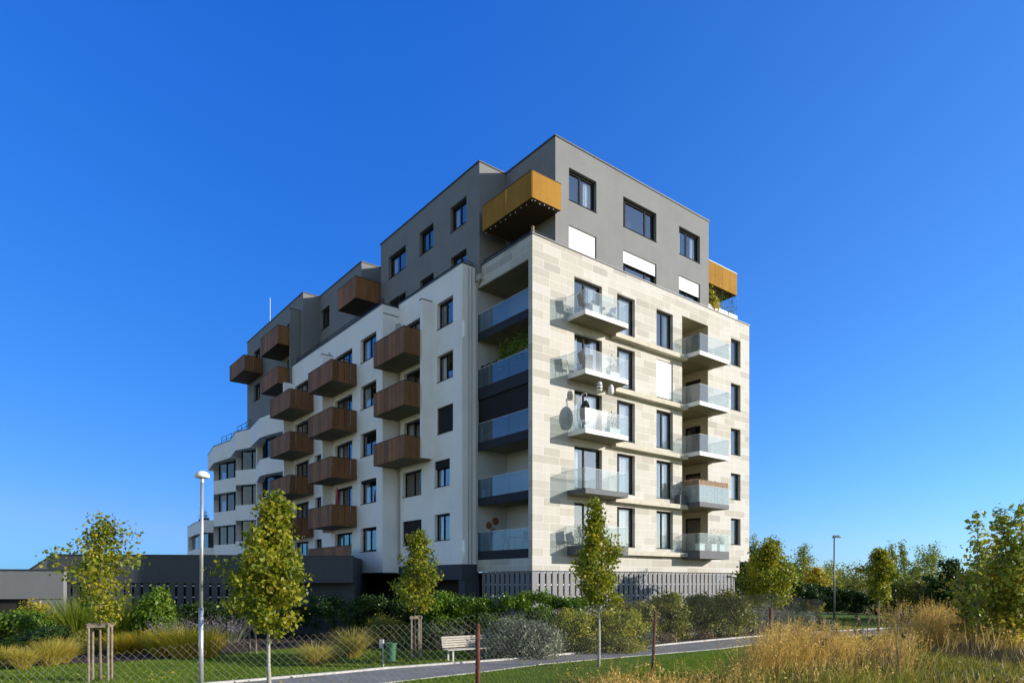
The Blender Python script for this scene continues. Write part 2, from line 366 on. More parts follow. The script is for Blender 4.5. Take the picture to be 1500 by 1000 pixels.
# ---- stone block: front v = 0, side u = 0
TOP = [18.72, 15.82, 12.9, 9.98, 7.05]; FL = [16.5, 13.55, 10.6, 7.62, 4.78]
st = MB(); holes = []
for i in range(5):
    zt = TOP[i]; zb = zt-2.2
    holes += [(2.83, 4.88, zb, zt), (6.06, 7.52, zb, zt), (9.39, 10.89, zb, zt), (16.84, 17.93, zt-1.72, zt)]
holes.append((11.76, 14.36, 4.35, 18.9, 0.))
wall(st, 'V', 0, 0, 18.95, 4.25, 20.0, holes)
wall(st, 'V', -.06, -.06, 17.71, 3.5, 4.25, [])
st.quad((-.06, -.06, 4.25), (17.71, -.06, 4.25), (17.71, 0, 4.25), (-.06, 0, 4.25))
st.quad((17.71, -.06, 3.5), (17.71, 16, 3.5), (17.71, 16, 4.25), (17.71, -.06, 4.25))
st.quad((17.71, 0, 4.25), (18.95, 0, 4.25), (18.95, 16, 4.25), (17.71, 16, 4.25))
st.quad((18.95, 0, 4.25), (18.95, 16, 4.25), (18.95, 16, 20.0), (18.95, 0, 20.0))
FLL = [16.4, 13.4, 10.45, 7.45, 4.57]
wall(st, 'U', 0, 0, 4.65, 4.15, 20.0, [(.31, 4.6, 4.15, 18.83, 0.)])
wall(st, 'U', -.06, -.06, 4.6, 3.48, 4.12, [])
st.quad((-.06, -.06, 4.12), (-.06, 4.6, 4.12), (0, 4.6, 4.12), (0, -.06, 4.12))
st.quad((-.06, -.06, 3.49), (17.71, -.06, 3.49), (17.71, 4.6, 3.49), (-.06, 4.6, 3.49))
st.build('stone_wall', M['stone'], BLD)
# side loggia (left) inner walls, soffits; front recess (right) inner walls
lg = MB()
lg.quad((0, 4.6, 4.15), (2.0, 4.6, 4.15), (2.0, 4.6, 18.83), (0, 4.6, 18.83))
lg.quad((0, .31, 4.15), (2.0, .31, 4.15), (2.0, .31, 18.83), (0, .31, 18.83))
ldoors = [(.5, 2.7, z+.03, z+2.28) for z in FLL]
wall(lg, 'U', 2.0, .31, 4.6, 4.15, 18.83, ldoors, .1)
lg.build('loggia_wall', M['loggia'], BLD)
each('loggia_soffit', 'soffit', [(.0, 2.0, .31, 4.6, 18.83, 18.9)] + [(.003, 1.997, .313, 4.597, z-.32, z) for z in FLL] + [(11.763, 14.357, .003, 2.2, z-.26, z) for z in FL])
rc = MB(); D = 2.2
for z in FL: pass
wall(rc, 'V', D, 11.76, 14.36, 4.35, 18.9, [], 0)
rc.quad((11.76, 0, 4.35), (11.76, D, 4.35), (11.76, D, 18.9), (11.76, 0, 18.9))
sdoors = [(.55, 1.75, z+.02, z+2.2) for z in FL]
wall(rc, 'U', 14.36, 0, D, 4.35, 18.9, sdoors, .12)
rc.quad((11.76, 0, 18.9), (14.36, 0, 18.9), (14.36, D, 18.9), (11.76, D, 18.9))
rc.build('recess_wall', M['recess'], BLD)
for i, z in enumerate(FL): window('U', 14.36, .55, 1.75, z+.02, z+2.2, .1, (), 0, sill=False, name='door')
for i, z in enumerate(FLL): window('U', 2.0, .5, 2.7, z+.03, z+2.28, .08, (.5,), [0, 0, 0, 2, 0][i], sill=False, name='door')
# windows of the stone front
CU = [[3, 1, 4], [4, 1, 1], [1, 1, 3], [2, 1, 1], [3, 1, 1]]
for i in range(5):
    zt = TOP[i]; zb = zt-2.2
    window('V', 0, 2.83, 4.88, zb, zt, .2, (.42,), CU[i][0])
    window('V', 0, 6.06, 7.52, zb, zt, .2, (.22,), CU[i][1])
    window('V', 0, 9.39, 10.89, zb, zt, .2, (.46,), CU[i][2], 1. if i == 1 else 0)
    window('V', 0, 16.84, 17.93, zt-1.72, zt, .2, (), [0, 0, 2, 1, 2][i])
# coping of the stone block
each('coping', 'coping', [(-.05, 1.62, -.05, .25, 20.0, 20.07), (1.62, 18.99, -.05, .14, 20.0, 20.05), (-.05, .25, .25, 4.64, 20.0, 20.07), (18.7, 18.99, .14, 16, 20.0, 20.05)])
dk = MB(); dk.box(.02, 18.9, .02, 16, 19.3, 19.4); dk.build('roof_deck', M['concrete'], BLD)
# ledges and glass balconies on the front
each('ledge', 'concrete', [(5.52, 11.8, -.42, -.002, z-.38, z-.13) for z in FL])
def glass_balcony(a0, a1, out, z, fascia, fasciamat, side='V', c=0., top=1.0, railmat='rail', seam=(.5,), name='balcony'):
    sl = MB()
    sl.box(a0, a1, -out, -.002, z-.24, z-.03, 0)
    t = .02
    fz = z-fascia
    sl.box(a0-.004, a1+.004, -out-t, -out-.001, fz, z, 1); sl.box(a0-t, a0-.001, -out, -.004, fz, z, 1); sl.box(a1+.001, a1+t, -out, -.004, fz, z, 1)
    sl.box(a0+.01, a1-.01, -out+.02, -.01, z-.03, z+.0, 0)
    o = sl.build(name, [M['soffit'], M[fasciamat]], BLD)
    gl = MB()
    xs = [a0-.015] + [a0+(a1-a0)*s for s in seam] + [a1+.015]
    for k in range(len(xs)-1): gl.box(xs[k]+.008, xs[k+1]-.008, -out-.016, -out-.001, z+.01, z+top)
    gl.box(a0-.016, a0-.001, -out+.01, -.02, z+.01, z+top); gl.box(a1+.001, a1+.016, -out+.01, -.02, z+.01, z+top)
    gl.build('glass_panel', M[railmat], o)
    hr = MB(); e = .012
    hr.box(a0-.02, a1+.02, -out-.02, -out+.004, z+top, z+top+e); hr.box(a0-.02, a0+.004, -out+.004, -.02, z+top, z+top+e); hr.box(a1-.004, a1+.02, -out+.004, -.02, z+top, z+top+e)
    hr.build('rail_edge', M['railbeam'], o)
    return o
FD = [(.24, 'railbeam'), (.24, 'railbeam'), (.24, 'railbeam'), (.26, 'fasciagrey'), (.48, 'fasciagrey')]
for i, z in enumerate(FL):
    glass_balcony(2.36, 5.5, 1.28, z, *FD[i])
    glass_balcony(11.8, 14.75, 1.22, z, *FD[i])
# dark side balconies of the loggia: fascia and glass in the opening on u = 0
fa = [.42, .62, .42, .40, .47]
for i, z in enumerate(FLL):
    b = MB(); b.box(-.03, .0, .312, 4.598, z-fa[i], z+.02); o = b.build('loggia_fascia', M['fascia'], BLD)
    g = MB()
    for s in (.32, 1.9, 3.3): g.box(.012, .03, s, min(s+1.55, 4.59) if s < 3 else 4.59, z+.02, z+1.05)
    g.build('glass_panel', M['railblue'], o)
    r = MB(); r.box(.008, .034, .32, 4.59, z+1.05, z+1.066); r.build('rail_edge', M['railbeam'], o)
b = MB()
for k in range(19): b.box(.05+.006*(k % 2), .08, .33, 4.58, 11.55+k*.075, 11.62+k*.075)
b.build('louvre_blind', M['shutterdark'], BLD)
# ground floor slat screens
sl = MB(); s = .0
while s < 17.2:
    for za, zb in ((2.27, 2.78), (2.84, 3.40), (.5, 2.21)): pass
    sl.box(s+.12, s+.12+.30, .02, .05, .4, 3.47); s += .41
s = .15
while s < 4.2:
    sl.box(.02, .05, s+.1, s+.1+.30, .4, 3.47); s += .41
sl.box(-.01, .13, -.0, .13, .4, 3.47)
sl.box(16.9, 17.3, .03, .4, .3, 3.48)
sl.build('slat_screen', M['slat'], BLD)
rl = MB()
for z in (3.42, 2.80, 2.18): rl.box(.13, 17.0, .055, .10, z-.035, z+.035); rl.box(.055, .10, .15, 4.3, z-.03, z+.03)
rl.build('screen_rail', M['railbeam'], BLD)
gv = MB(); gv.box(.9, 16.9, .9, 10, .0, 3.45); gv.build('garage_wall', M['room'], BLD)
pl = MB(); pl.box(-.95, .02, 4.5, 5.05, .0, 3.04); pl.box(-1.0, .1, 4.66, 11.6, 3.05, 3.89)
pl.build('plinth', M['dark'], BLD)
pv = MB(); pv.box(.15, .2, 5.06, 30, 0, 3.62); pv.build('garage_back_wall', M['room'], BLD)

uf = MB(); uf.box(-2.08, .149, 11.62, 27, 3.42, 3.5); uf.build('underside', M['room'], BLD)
# ---- white side block: planes u = -1.0 (A) and u = -2.1 (B)
UA, UB = -1.0, -2.1
wt = MB(); hA = []; hB = []
topsA = [18.6, 15.63, 12.7, 9.74, 6.73]
for i, z in enumerate(topsA):
    a, b = (5.53, 7.16) if i < 3 else (5.85, 7.44)
    hA.append((a, b, z-1.5, z))
for z in (18.45, 15.53, 12.55): hA.append((8.92, 10.95, z-2.28, z))
for z in (9.55, 6.6): hA.append((8.87, 11.1, z-1.52, z))
wall(wt, 'U', UA, 4.65, 11.6, 3.89, 20.0, hA)
wt.quad((UA, 4.65, 3.89), (0.02, 4.65, 3.89), (.02, 4.65, 20.0), (UA, 4.65, 20.0))
topsB = [18.4, 15.41, 12.37, 9.37, 6.34]
doorB = [18.3, 15.3, 12.25, 9.25, 6.2]; doorC = [18.05, 15.07, 12.02, 8.92, 5.95]; winC = [18.1, 15.1, 12.1, 9.03, 6.0]
for z in topsB: hB.append((12.42, 14.62, z-1.52, z))
for i in range(5):
    hB.append((15.84, 18.6, doorB[i]-2.25, doorB[i])); hB.append((23.3, 26.15, doorC[i]-2.25, doorC[i]))
    if i: hB.append((20.89, 22.15, winC[i]-1.5, winC[i]))
wall(wt, 'U', UB, 11.6, 27.05, 3.5, 19.78, hB)
wt.quad((UB, 11.6, 3.5), (UA, 11.6, 3.5), (UA, 11.6, 19.78), (UB, 11.6, 19.78))
wt.quad((UB, 27.05, 16.6), (4, 27.05, 16.6), (4, 27.05, 19.78), (UB, 27.05, 19.78))
wt.box(UA-.67, UA-.002, 7.69, 7.9, 9.95, 18.9)
wt.box(UB-.72, UB-.002, 19.0, 19.22, 6.3, 18.55); wt.box(UB-.72, UB-.002, 26.5, 26.72, 6.3, 18.4)
wt.build('white_wall', M['white'], BLD)
each('coping', 'coping', [(UA-.04, UA+.3, 4.62, 11.63, 20.0, 20.07), (UA+.3, .0, 4.62, 4.9, 20.0, 20.07), (UB-.04, UB+.3, 11.56, 27.08, 19.78, 19.85), (UB+.3, UA+.02, 11.56, 11.8, 19.78, 19.85), (UA-.71, UA, 7.66, 7.93, 18.9, 18.94), (UB-.76, UB, 18.97, 19.25, 18.55, 18.59), (UB-.76, UB, 26.47, 26.75, 18.4, 18.44)])
each('roof_deck', 'concrete', [(UA+.02, 12, 4.7, 11.6, 19.2, 19.3), (UB+.02, 12, 11.6, 27, 19.2, 19.3)])
for i, z in enumerate(topsA):
    a, b = (5.53, 7.16) if i < 3 else (5.85, 7.44)
    window('U', UA, a, b, z-1.5, z, .2, (.55,), [2, 3, 0, 4, 3][i], [0, 0, 1., .3, 0][i], 'shutterdark')
for i, z in enumerate((18.45, 15.53, 12.55)): window('U', UA, 8.92, 10.95, z-2.28, z, .2, (.5,), [0, 2, 4][i], 0, name='door')
for i, z in enumerate((9.55, 6.6)): window('U', UA, 8.87, 11.1, z-1.52, z, .2, (.5,), 0, [.0, .85][i], 'shutterdark')
for i, z in enumerate(topsB): window('U', UB, 12.42, 14.62, z-1.52, z, .2, (.5,), [4, 3, 2, 4, 4][i], [0, 0, 0, .12, 0][i], 'shutterdark')
for i in range(5):
    window('U', UB, 15.84, 18.6, doorB[i]-2.25, doorB[i], .2, (.33, .66), [4, 2, 3, 4, 2][i], name='door')
    window('U', UB, 23.3, 26.15, doorC[i]-2.25, doorC[i], .2, (.33, .66), [2, 3, 0, 0, 0][i], name='door')
    if i: window('U', UB, 20.89, 22.15, winC[i]-1.5, winC[i], .2, (.5,), [0, 0, 3, 0, 2][i])

# ---- perforated sheet balconies
def sheet_balcony(c, a0, a1, out, zb, zt, m='brown', pieces=(1, 1, 1), pw=.44, soff='soffit'):
    """slab on the wall plane u = c, clad with upright perforated sheets"""
    sl = MB(); sl.box(c-out, c-.003, a0, a1, zb+.03, zb+.24)
    o = sl.build('balcony', M[soff], BLD)
    r = MB(); t = .03; g = .014
    n = max(1, round((a1-a0)/pw)); xs = np.linspace(a0-t, a1+t, n+1)
    for k in range(n): r.box(c-out-t, c-out-.002, xs[k]+g, xs[k+1]-g, zb, zt)
    n = max(1, round(out/pw)); ys = np.linspace(c-out, c-.02, n+1)
    for k in range(n):
        if pieces[0]: r.box(ys[k]+g, ys[k+1]-g, a0-t, a0-.002, zb, zt)
        if pieces[1]: r.box(ys[k]+g, ys[k+1]-g, a1+.002, a1+t, zb, zt)
    r.build('sheet_railing', M[m], o)
    f = MB(); f.box(c-out-t-.01, c-out+.01, a0-t-.01, a1+t+.01, zt, zt+.035)
    f.box(c-out+.01, c-.02, a0-t-.01, a0+.01, zt, zt+.035); f.box(c-out+.01, c-.02, a1-.01, a1+t+.01, zt, zt+.035)
    f.build('handrail', M['fascia'], o)
    return o
for zb, zt in ((15.76, 17.2), (12.83, 14.18), (9.87, 11.13)): sheet_balcony(UA, 7.93, 11.57, 1.68, zb, zt)
ax_ = MB()
for zb, zt in ((15.66, 16.98), (12.62, 13.97), (9.55, 10.83), (6.49, 7.8)): sheet_balcony(UB, 15.14, 18.97, 1.72, zb, zt)
for zb, zt in ((15.42, 16.75), (12.34, 13.7), (9.3, 10.58), (6.2, 7.5)): sheet_balcony(UB, 22.35, 26.47, 1.77, zb, zt)

tr = MB()
for k in range(12): tr.box(-3.83, -3.80, 12.3+k*.56, 12.3+k*.56+.546, 4.37, 5.12)
tr = tr.build('terrace_railing', M['brown'], BLD); f = MB(); f.box(-3.84, -3.79, 12.3, 19.02, 5.12, 5.15); f.build('handrail', M['fascia'], tr)
# ---- set back grey top floors (roof at z = 25.6)
RZ = 25.55
gy = MB()
hR = [(2.59, 4.61, 22.63, 24.32), (6.72, 9.57, 22.63, 24.32), (11.67, 13.74, 22.63, 24.32), (2.59, 4.61, 19.75, 21.36), (6.72, 9.57, 19.75, 21.36), (11.67, 13.74, 19.75, 21.36)]
wall(gy, 'V', .15, 1.65, 14.65, 19.3, RZ, hR)
wall(gy, 'U', 1.65, .15, 4.25, 19.3, RZ, [(2.2, 3.9, 22.4, 24.6), (2.2, 3.9, 19.4, 21.6)])
gy.quad((14.65, .15, 19.3), (14.65, 15, 19.3), (14.65, 15, RZ), (14.65, .15, RZ))
gy.quad((-.15, 4.25, 19.2), (1.65, 4.25, 19.2), (1.65, 4.25, RZ), (-.15, 4.25, RZ))
hG2 = [(5.47, 7.09, 22.82, 24.28), (8.92, 10.53, 22.82, 24.26), (12.23, 14.5, 22.8, 24.25), (5.47, 7.05, 19.9, 21.4), (8.9, 10.5, 19.9, 21.3), (12.23, 14.5, 19.9, 21.3)]
wall(gy, 'U', -.15, 4.25, 15.6, 19.2, RZ, hG2)
gy.quad((-.15, 15.6, 19.2), (1.4, 15.6, 19.2), (1.4, 15.6, RZ), (-.15, 15.6, RZ))
wall(gy, 'U', 1.4, 15.6, 18.6, 19.2, RZ, [(16.0, 18.2, 22.2, 24.4)])
gy.quad((-.1, 18.6, 19.2), (1.4, 18.6, 19.2), (1.4, 18.6, RZ), (-.1, 18.6, RZ))
hG3 = [(24.2, 25.85, 22.75, 24.35)]
wall(gy, 'U', -.1, 18.6, 26.1, 19.2, RZ, hG3)
gy.quad((-1.45, 26.1, 16.6), (-.1, 26.1, 16.6), (-.1, 26.1, RZ), (-1.45, 26.1, RZ))
hG4 = [(36.46, 38.2, 22.7, 24.1), (36.46, 38.2, 19.5, 21.0), (27.6, 29.6, 21.9, 24.1), (27.6, 29.6, 19.0, 21.1)]
wall(gy, 'U', -1.45, 26.1, 40.2, 15.8, RZ, hG4)
gy.quad((-1.45, 40.2, 15.8), (8, 40.2, 15.8), (8, 40.2, RZ), (-1.45, 40.2, RZ))
gy.quad((14.65, 15, 19.3), (8, 15, 19.3), (8, 15, RZ), (14.65, 15, RZ)); gy.quad((8, 15, 16), (8, 40.2, 16), (8, 40.2, RZ), (8, 15, RZ))
gy.prism([(1.7, .2), (14.6, .2), (14.6, 15), (8, 15), (8, 40.1), (-1.4, 40.1), (-1.4, 26.15), (-.05, 26.15), (-.05, 18.65), (1.45, 18.65), (1.45, 15.55), (-.1, 15.55), (-.1, 4.3), (1.7, 4.3)], RZ-.3, RZ-.2)
gy.box(-2.25, -1.452, 26.68, 26.9, 15.9, 24.3)
gy.build('grey_wall', M['grey'], BLD)
zt, th = RZ, RZ+.07
each('coping', 'coping', [(1.6, 14.7, .1, .45, zt, th), (1.6, 1.95, .45, 4.2, zt, th), (14.35, 14.7, .45, 15, zt, th), (-.2, 1.95, 4.2, 4.5, zt, th), (-.2, .1, 4.5, 15.65, zt, th), (.1, 1.35, 15.35, 15.65, zt, th), (1.35, 1.7, 15.35, 18.85, zt, th), (-.15, 1.35, 18.55, 18.85, zt, th), (-.15, .15, 18.85, 26.05, zt, th), (-1.5, .15, 26.05, 26.35, zt, th), (-1.5, -1.2, 26.35, 40.25, zt, th), (-1.2, 8, 39.95, 40.25, zt, th), (-2.28, -1.45, 26.65, 26.93, 24.3, 24.34)])
for i, (a0, a1, z0, z1) in enumerate(hR): window('V', .15, a0, a1, z0, z1, .2, ((.47,), (.12, .72), (.45,))[i % 3], [3, 0, 4, 0, 0, 0][i], [0, 0, 0, .98, .42, .5][i])
for i, (a0, a1, z0, z1) in enumerate(hG2): window('U', -.15, a0, a1, z0, z1, .2, (.5,), [4, 2, 4, 3, 3, 0][i])
for a0, a1, z0, z1 in hG3: window('U', -.1, a0, a1, z0, z1, .2, (.5,), 2)
for a0, a1, z0, z1 in hG4: window('U', -1.45, a0, a1, z0, z1, .2, (.5,), 3 if a0 > 30 else 0)
for z in (22.4, 19.4): window('U', 1.65, 2.2, 3.9, z, z+2.2, .12, (.5,), 0, name='door', sill=False)
window('U', 1.4, 16.0, 18.2, 22.2, 24.4, .12, (.5,), 0, name='door', sill=False)
# gold balconies at the corner and on the far side, brown ones along the top floors
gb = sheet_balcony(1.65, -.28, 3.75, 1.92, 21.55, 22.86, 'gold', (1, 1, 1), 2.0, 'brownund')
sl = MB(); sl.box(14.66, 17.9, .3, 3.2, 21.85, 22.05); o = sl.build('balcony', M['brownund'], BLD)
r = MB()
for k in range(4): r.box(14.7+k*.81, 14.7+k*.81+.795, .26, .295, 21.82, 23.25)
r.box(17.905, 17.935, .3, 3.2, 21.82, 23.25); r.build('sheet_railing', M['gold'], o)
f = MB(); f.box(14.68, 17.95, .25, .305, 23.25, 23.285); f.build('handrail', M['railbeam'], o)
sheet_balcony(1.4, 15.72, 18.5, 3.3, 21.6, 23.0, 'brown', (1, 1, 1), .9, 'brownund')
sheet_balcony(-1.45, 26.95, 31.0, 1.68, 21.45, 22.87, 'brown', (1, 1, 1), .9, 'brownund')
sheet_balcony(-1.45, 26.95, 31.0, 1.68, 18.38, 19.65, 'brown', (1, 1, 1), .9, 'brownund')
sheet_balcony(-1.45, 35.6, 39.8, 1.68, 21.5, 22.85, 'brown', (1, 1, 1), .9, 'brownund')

# ---- zigzag far wing, parapet z = 16.6
ZZ = [(-2.1, 27.05), (-2.8, 30.4), (-2.95, 31.9), (-2.35, 36.5), (-2.95, 38.7), (-2.3, 42.7), (-2.75, 46.9), (-1.95, 52.4)]
ZB = [(-2.1, 27.05), (-2.8, 30.4), (-2.95, 31.9), (-1.8, 36.5), (-2.95, 38.7), (-1.75, 42.7), (-2.75, 46.9), (-1.35, 52.4)]     # bays under the parapet
ZL = [(-2.3, 52.42), (-2.1, 57.6), (-1.2, 65.0)]
def band(mb, line, z0, z1, back=4., off=0.): mb.prism([(u+off, v) for u, v in reversed(line)] + [(back, line[0][1]), (back, line[-1][1])], z0, z1)
def lerp2(p, q, s): return (p[0]+(q[0]-p[0])*s, p[1]+(q[1]-p[1])*s)
zz = MB()
band(zz, ZZ, 14.95, 16.6)
for z0, z1 in ((11.75, 13.1), (8.5, 9.9), (3.5, 6.6)): band(zz, ZB, z0, z1)
for z0, z1 in ((8.25, 9.6), (3.5, 6.6)): band(zz, ZL, z0, z1)
def pier(i, s0, s1, z0, z1, line=ZB):
    a, b = lerp2(line[i], line[i+1], s0), lerp2(line[i], line[i+1], s1)
    zz.prism([b, a, (a[0]+.9, a[1]), (b[0]+.9, b[1])], z0, z1)
for z0, z1 in ((13.1, 14.95), (9.9, 11.75), (6.6, 8.5)):
    pier(0, .0, .1, z0, z1); pier(2, .8, 1., z0, z1); pier(4, .82, 1., z0, z1); pier(6, .78, 1., z0, z1)
zz.prism([ZL[2], lerp2(ZL[1], ZL[2], .85), (.5, 64), (.5, 65)], 6.6, 8.25)
zz.build('zigzag_wall', M['white'], BLD)
zg = MB()
for z0, z1 in ((13.1, 14.95), (9.9, 11.75), (6.6, 8.5)): band(zg, ZB[1:], z0+.01, z1-.01, 3.5, .6)
band(zg, ZL, 6.61, 8.24, 2., .4)
zo = zg.build('ribbon_window', M['panedark'], BLD)
zr = MB()
for z0, z1 in ((13.1, 14.95), (9.9, 11.75), (6.6, 8.5)): band(zr, ZB, z0+.012, z1-.012, 3.4, 1.3)
band(zr, ZL, 6.62, 8.23, 1.9, .9)
zr.build('room', M['room'], zo)
for line in (ZB[1:], ZL):
    for i in range(len(line)-1):
        n = max(1, round(math.dist(line[i], line[i+1])/1.3))
        for k in range(n+1):
            p = lerp2(line[i], line[i+1], k/n)
            for z0, z1 in (((13.1, 14.95), (9.9, 11.75), (6.6, 8.5)) if line is not ZL else ((6.62, 8.22),)):
                zm = MB(); zm.box(p[0]+.54, p[0]+.62, p[1]-.05, p[1]+.05, z0+.01, z1-.01); zm.build('mullion', M['frame'], zo)
zc = MB()
def strip(mb, line, z, h, w=.3, off=-.03): 
    for i in range(len(line)-1):
        a, b = line[i], line[i+1]; mb.prism([(b[0]+off, b[1]), (a[0]+off, a[1]), (a[0]+w, a[1]), (b[0]+w, b[1])], z, z+h)
strip(zc, ZZ, 16.6, .07); strip(zc, ZL, 9.6, .06); zc.build('coping', M['coping'], BLD)
def guard_rail(pts, zs, posts):
    g_ = MB()
    for z in zs: g_.tube([(u, v, z) for u, v in pts], .024, 6)
    for (u, v, z0, z1) in posts: g_.tube([(u, v, z0), (u, v, z1)], .022, 6)
    g_.build('guard_rail', M['fascia'], BLD)
for a, b in (((-1.9, 37.6), (-2.0, 41.5)), ((-1.5, 43.4), (-1.9, 47.2))): guard_rail([a, b], (17.0, 17.35, 17.7), [(*lerp2(a, b, k/3), 16.6, 17.72) for k in range(4)])
guard_rail([(.0, 4.9), (-.75, 4.9), (-.75, 11.4)], (20.2, 20.35), [(-.75, v, 20.0, 20.36) for v in (4.9, 7., 9.2, 11.4)])
guard_rail([(-1.8, 12.0), (-1.8, 26.5)], (20.2, 20.35), [(-1.8, 12+k*2.9, 19.8, 20.36) for k in range(6)])
guard_rail([(.15, 4.4), (.15, .15), (1.6, .15)], (20.3,), [(.15, .15+k*1.05, 20., 20.31) for k in range(5)])
# rainwater pipes and hoppers, wall lamps
pp = MB(); pp.tube([(UA-.08, 11.45, 4.0), (UA-.08, 11.45, 18.3)], .055, 8); pp.box(UA-.2, UA-.003, 11.3, 11.58, 18.3, 18.75); pp.build('rainwater_pipe', M['pipe'], BLD)
pp = MB(); pp.tube([(-.08, 4.55, 4.1), (-.08, 4.55, 18.9), (-.1, 4.45, 19.1), (-.12, 4.2, 19.25)], .05, 8); pp.box(-.2, -.003, 4.1, 4.5, 19.2, 19.5); pp.build('rainwater_pipe', M['pipe'], BLD)
pp = MB(); pp.tube([(UA+.4, 4.6, 3.9), (UA+.4, 4.6, 19.9)], .02, 6); pp.build('conduit', M['pipe'], BLD, smooth=True)
pp = MB(); pp.tube([(UA+.6, 4.6, 3.9), (UA+.6, 4.6, 19.9)], .02, 6); pp.build('conduit', M['pipe'], BLD, smooth=True)
pp = MB(); pp.tube([(UB-.1, 19.3, 17.7), (UB-.1, 19.3, 18.9)], .05, 6); pp.build('rainwater_pipe', M['pipe'], BLD, smooth=True)
pp = MB(); pp.tube([(17.25, -.12, 3.3), (16.5, -.12, 3.3)], .05, 6); pp.build('rainwater_pipe', M['pipe'], BLD, smooth=True)
pp = MB(); pp.tube([(17.0, -.1, .2), (17.0, -.1, 3.3)], .04, 6); pp.build('rainwater_pipe', M['pipe'], BLD, smooth=True)
each('wall_lamp', 'blackp', [(14.24, 14.355, .9, 1.25, 12.35, 12.75), (UB-.1, UB-.002, 19.6, 19.9, 6.7, 7.1)])
# dim rooms behind the glass
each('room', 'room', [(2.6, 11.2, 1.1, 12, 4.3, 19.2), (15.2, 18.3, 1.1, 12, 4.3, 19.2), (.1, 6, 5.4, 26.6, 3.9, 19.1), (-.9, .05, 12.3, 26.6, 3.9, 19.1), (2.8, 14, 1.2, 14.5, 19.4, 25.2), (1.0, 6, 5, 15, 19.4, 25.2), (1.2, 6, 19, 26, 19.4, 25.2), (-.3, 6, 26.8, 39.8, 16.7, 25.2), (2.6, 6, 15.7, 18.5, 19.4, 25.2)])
# ------------------------------------------------------------------ ground, path, lawn, bed
def sstep(a, b, x): s = np.clip((x-a)/(b-a), 0, 1); return s*s*(3-2*s)
def gz(x, y):
    """rough mound the photographer stands on, falling to the garden lawn (z = 0)"""
    x = np.asarray(x, float); y = np.asarray(y, float); t = x/np.maximum(y, 1.)
    s = sstep(.25, .6, t)
    return 1.2*(1 - sstep(8+11*s, 15+13*s, y)) + .05*np.sin(x*1.7+y*.9)*np.sin(y*1.3-x*.4)*(1-sstep(14, 22, y))
def grid_sheet(name, xs, ys, dz, m, keep=None, **kw):
    X, Y = np.meshgrid(xs, ys); Z = gz(X, Y) + dz
    v = np.stack([X, Y, Z], -1).reshape(-1, 3); nx = len(xs)
    i, j = np.meshgrid(np.arange(nx-1), np.arange(len(ys)-1)); q = (j*nx+i).ravel()
    f = np.stack([q, q+1, q+nx+1, q+nx], 1)
    if keep is not None:
        cen = v[f].mean(1); f = f[keep(cen[:, 0], cen[:, 1])]
    o = npmesh(name, v, f, m); o.data.polygons.foreach_set('use_smooth', [True]*len(o.data.polygons))
    return tag(o, **kw)
far = [-3000, -900, -300, -120]
grid_sheet('ground', np.array(far + list(np.arange(-60, 61, 1.)) + [-x for x in reversed(far)]), np.array([-300, -60] + list(np.arange(-12, 70, 1.)) + [90, 140, 300, 900, 3500]), 0., M['meadow'], kind='structure')
def inpoly(x, y, poly):
    r = np.zeros(np.shape(x), bool); n = len(poly)
    for i in range(n):
        (x0, y0), (x1, y1) = poly[i], poly[(i+1) % n]
        if y0 == y1: continue
        r ^= ((y0 > y) != (y1 > y)) & (x < (x1-x0)*(y-y0)/(y1-y0)+x0)
    return r
FARE = [(-15, 14.6), (-8.1, 19.4), (-5.65, 21.2), (-4.1, 22.5), (0, 25), (4.06, 28.2), (10.2, 33.2), (15.3, 37), (23.3, 41.3), (40, 49), (60, 57)]
NEAR = [(-11.5, 13.6), (-3.8, 19.4), (-1.2, 21.6), (1.2, 23.9), (4.6, 26.2), (8.9, 29.0), (11.2, 31.0), (17, 35.2), (24.3, 39.0), (41, 46.7), (61, 54.7)]
PATHP = NEAR + FARE[::-1]
BED = [(-60, 23.2), (-17, 23.4), (-14.2, 24.6), (-12.5, 26.6), (-9.5, 29.6), (-3, 29.2), (-.6, 26.8), (.6, 25.6), (4.0, 28.35), (10.1, 33.3), (15.2, 37.1), (19, 39.4), (20, 60), (-60, 60)]
grid_sheet('lawn', np.arange(-60, 61, .5), np.arange(9, 60, .5), .012, M['lawn'], keep=lambda x, y: (gz(x, y) < .42), kind='structure')
bd = MB(); n = len(BED); bd.v = [(x, y, .02) for x, y in BED]; bd.f = [tuple(range(n))]; bd.m = [0]
tag(bd.build('garden_bed', M['soil']), kind='structure')
pb = MB()
for i in range(len(FARE)-1): pb.quad((*NEAR[i], .03), (*NEAR[i+1], .03), (*FARE[i+1], .03), (*FARE[i], .03))
tag(pb.build('path', M['path']), kind='structure')
kb = MB()
for line, h, w in ((FARE, .09, .13), (NEAR, .036, .08)):
    for i in range(len(line)-1):
        a, b = Vector((*line[i], 0)), Vector((*line[i+1], 0)); nrm = (b-a).cross(Vector((0, 0, 1))).normalized()*w*(-1 if line is FARE else 1)
        L_ = (b-a).length; k = max(1, round(L_/1.0))
        for j in range(k):
            p, q = a+(b-a)*((j+.008)/k), a+(b-a)*((j+.992)/k)
            pts = [p, q, q+nrm, p+nrm]; kb.prism([(v.x, v.y) for v in pts], -.05, h + (.004 if j % 3 else 0))
tag(kb.build('path_kerb', M['kerb']), kind='structure')

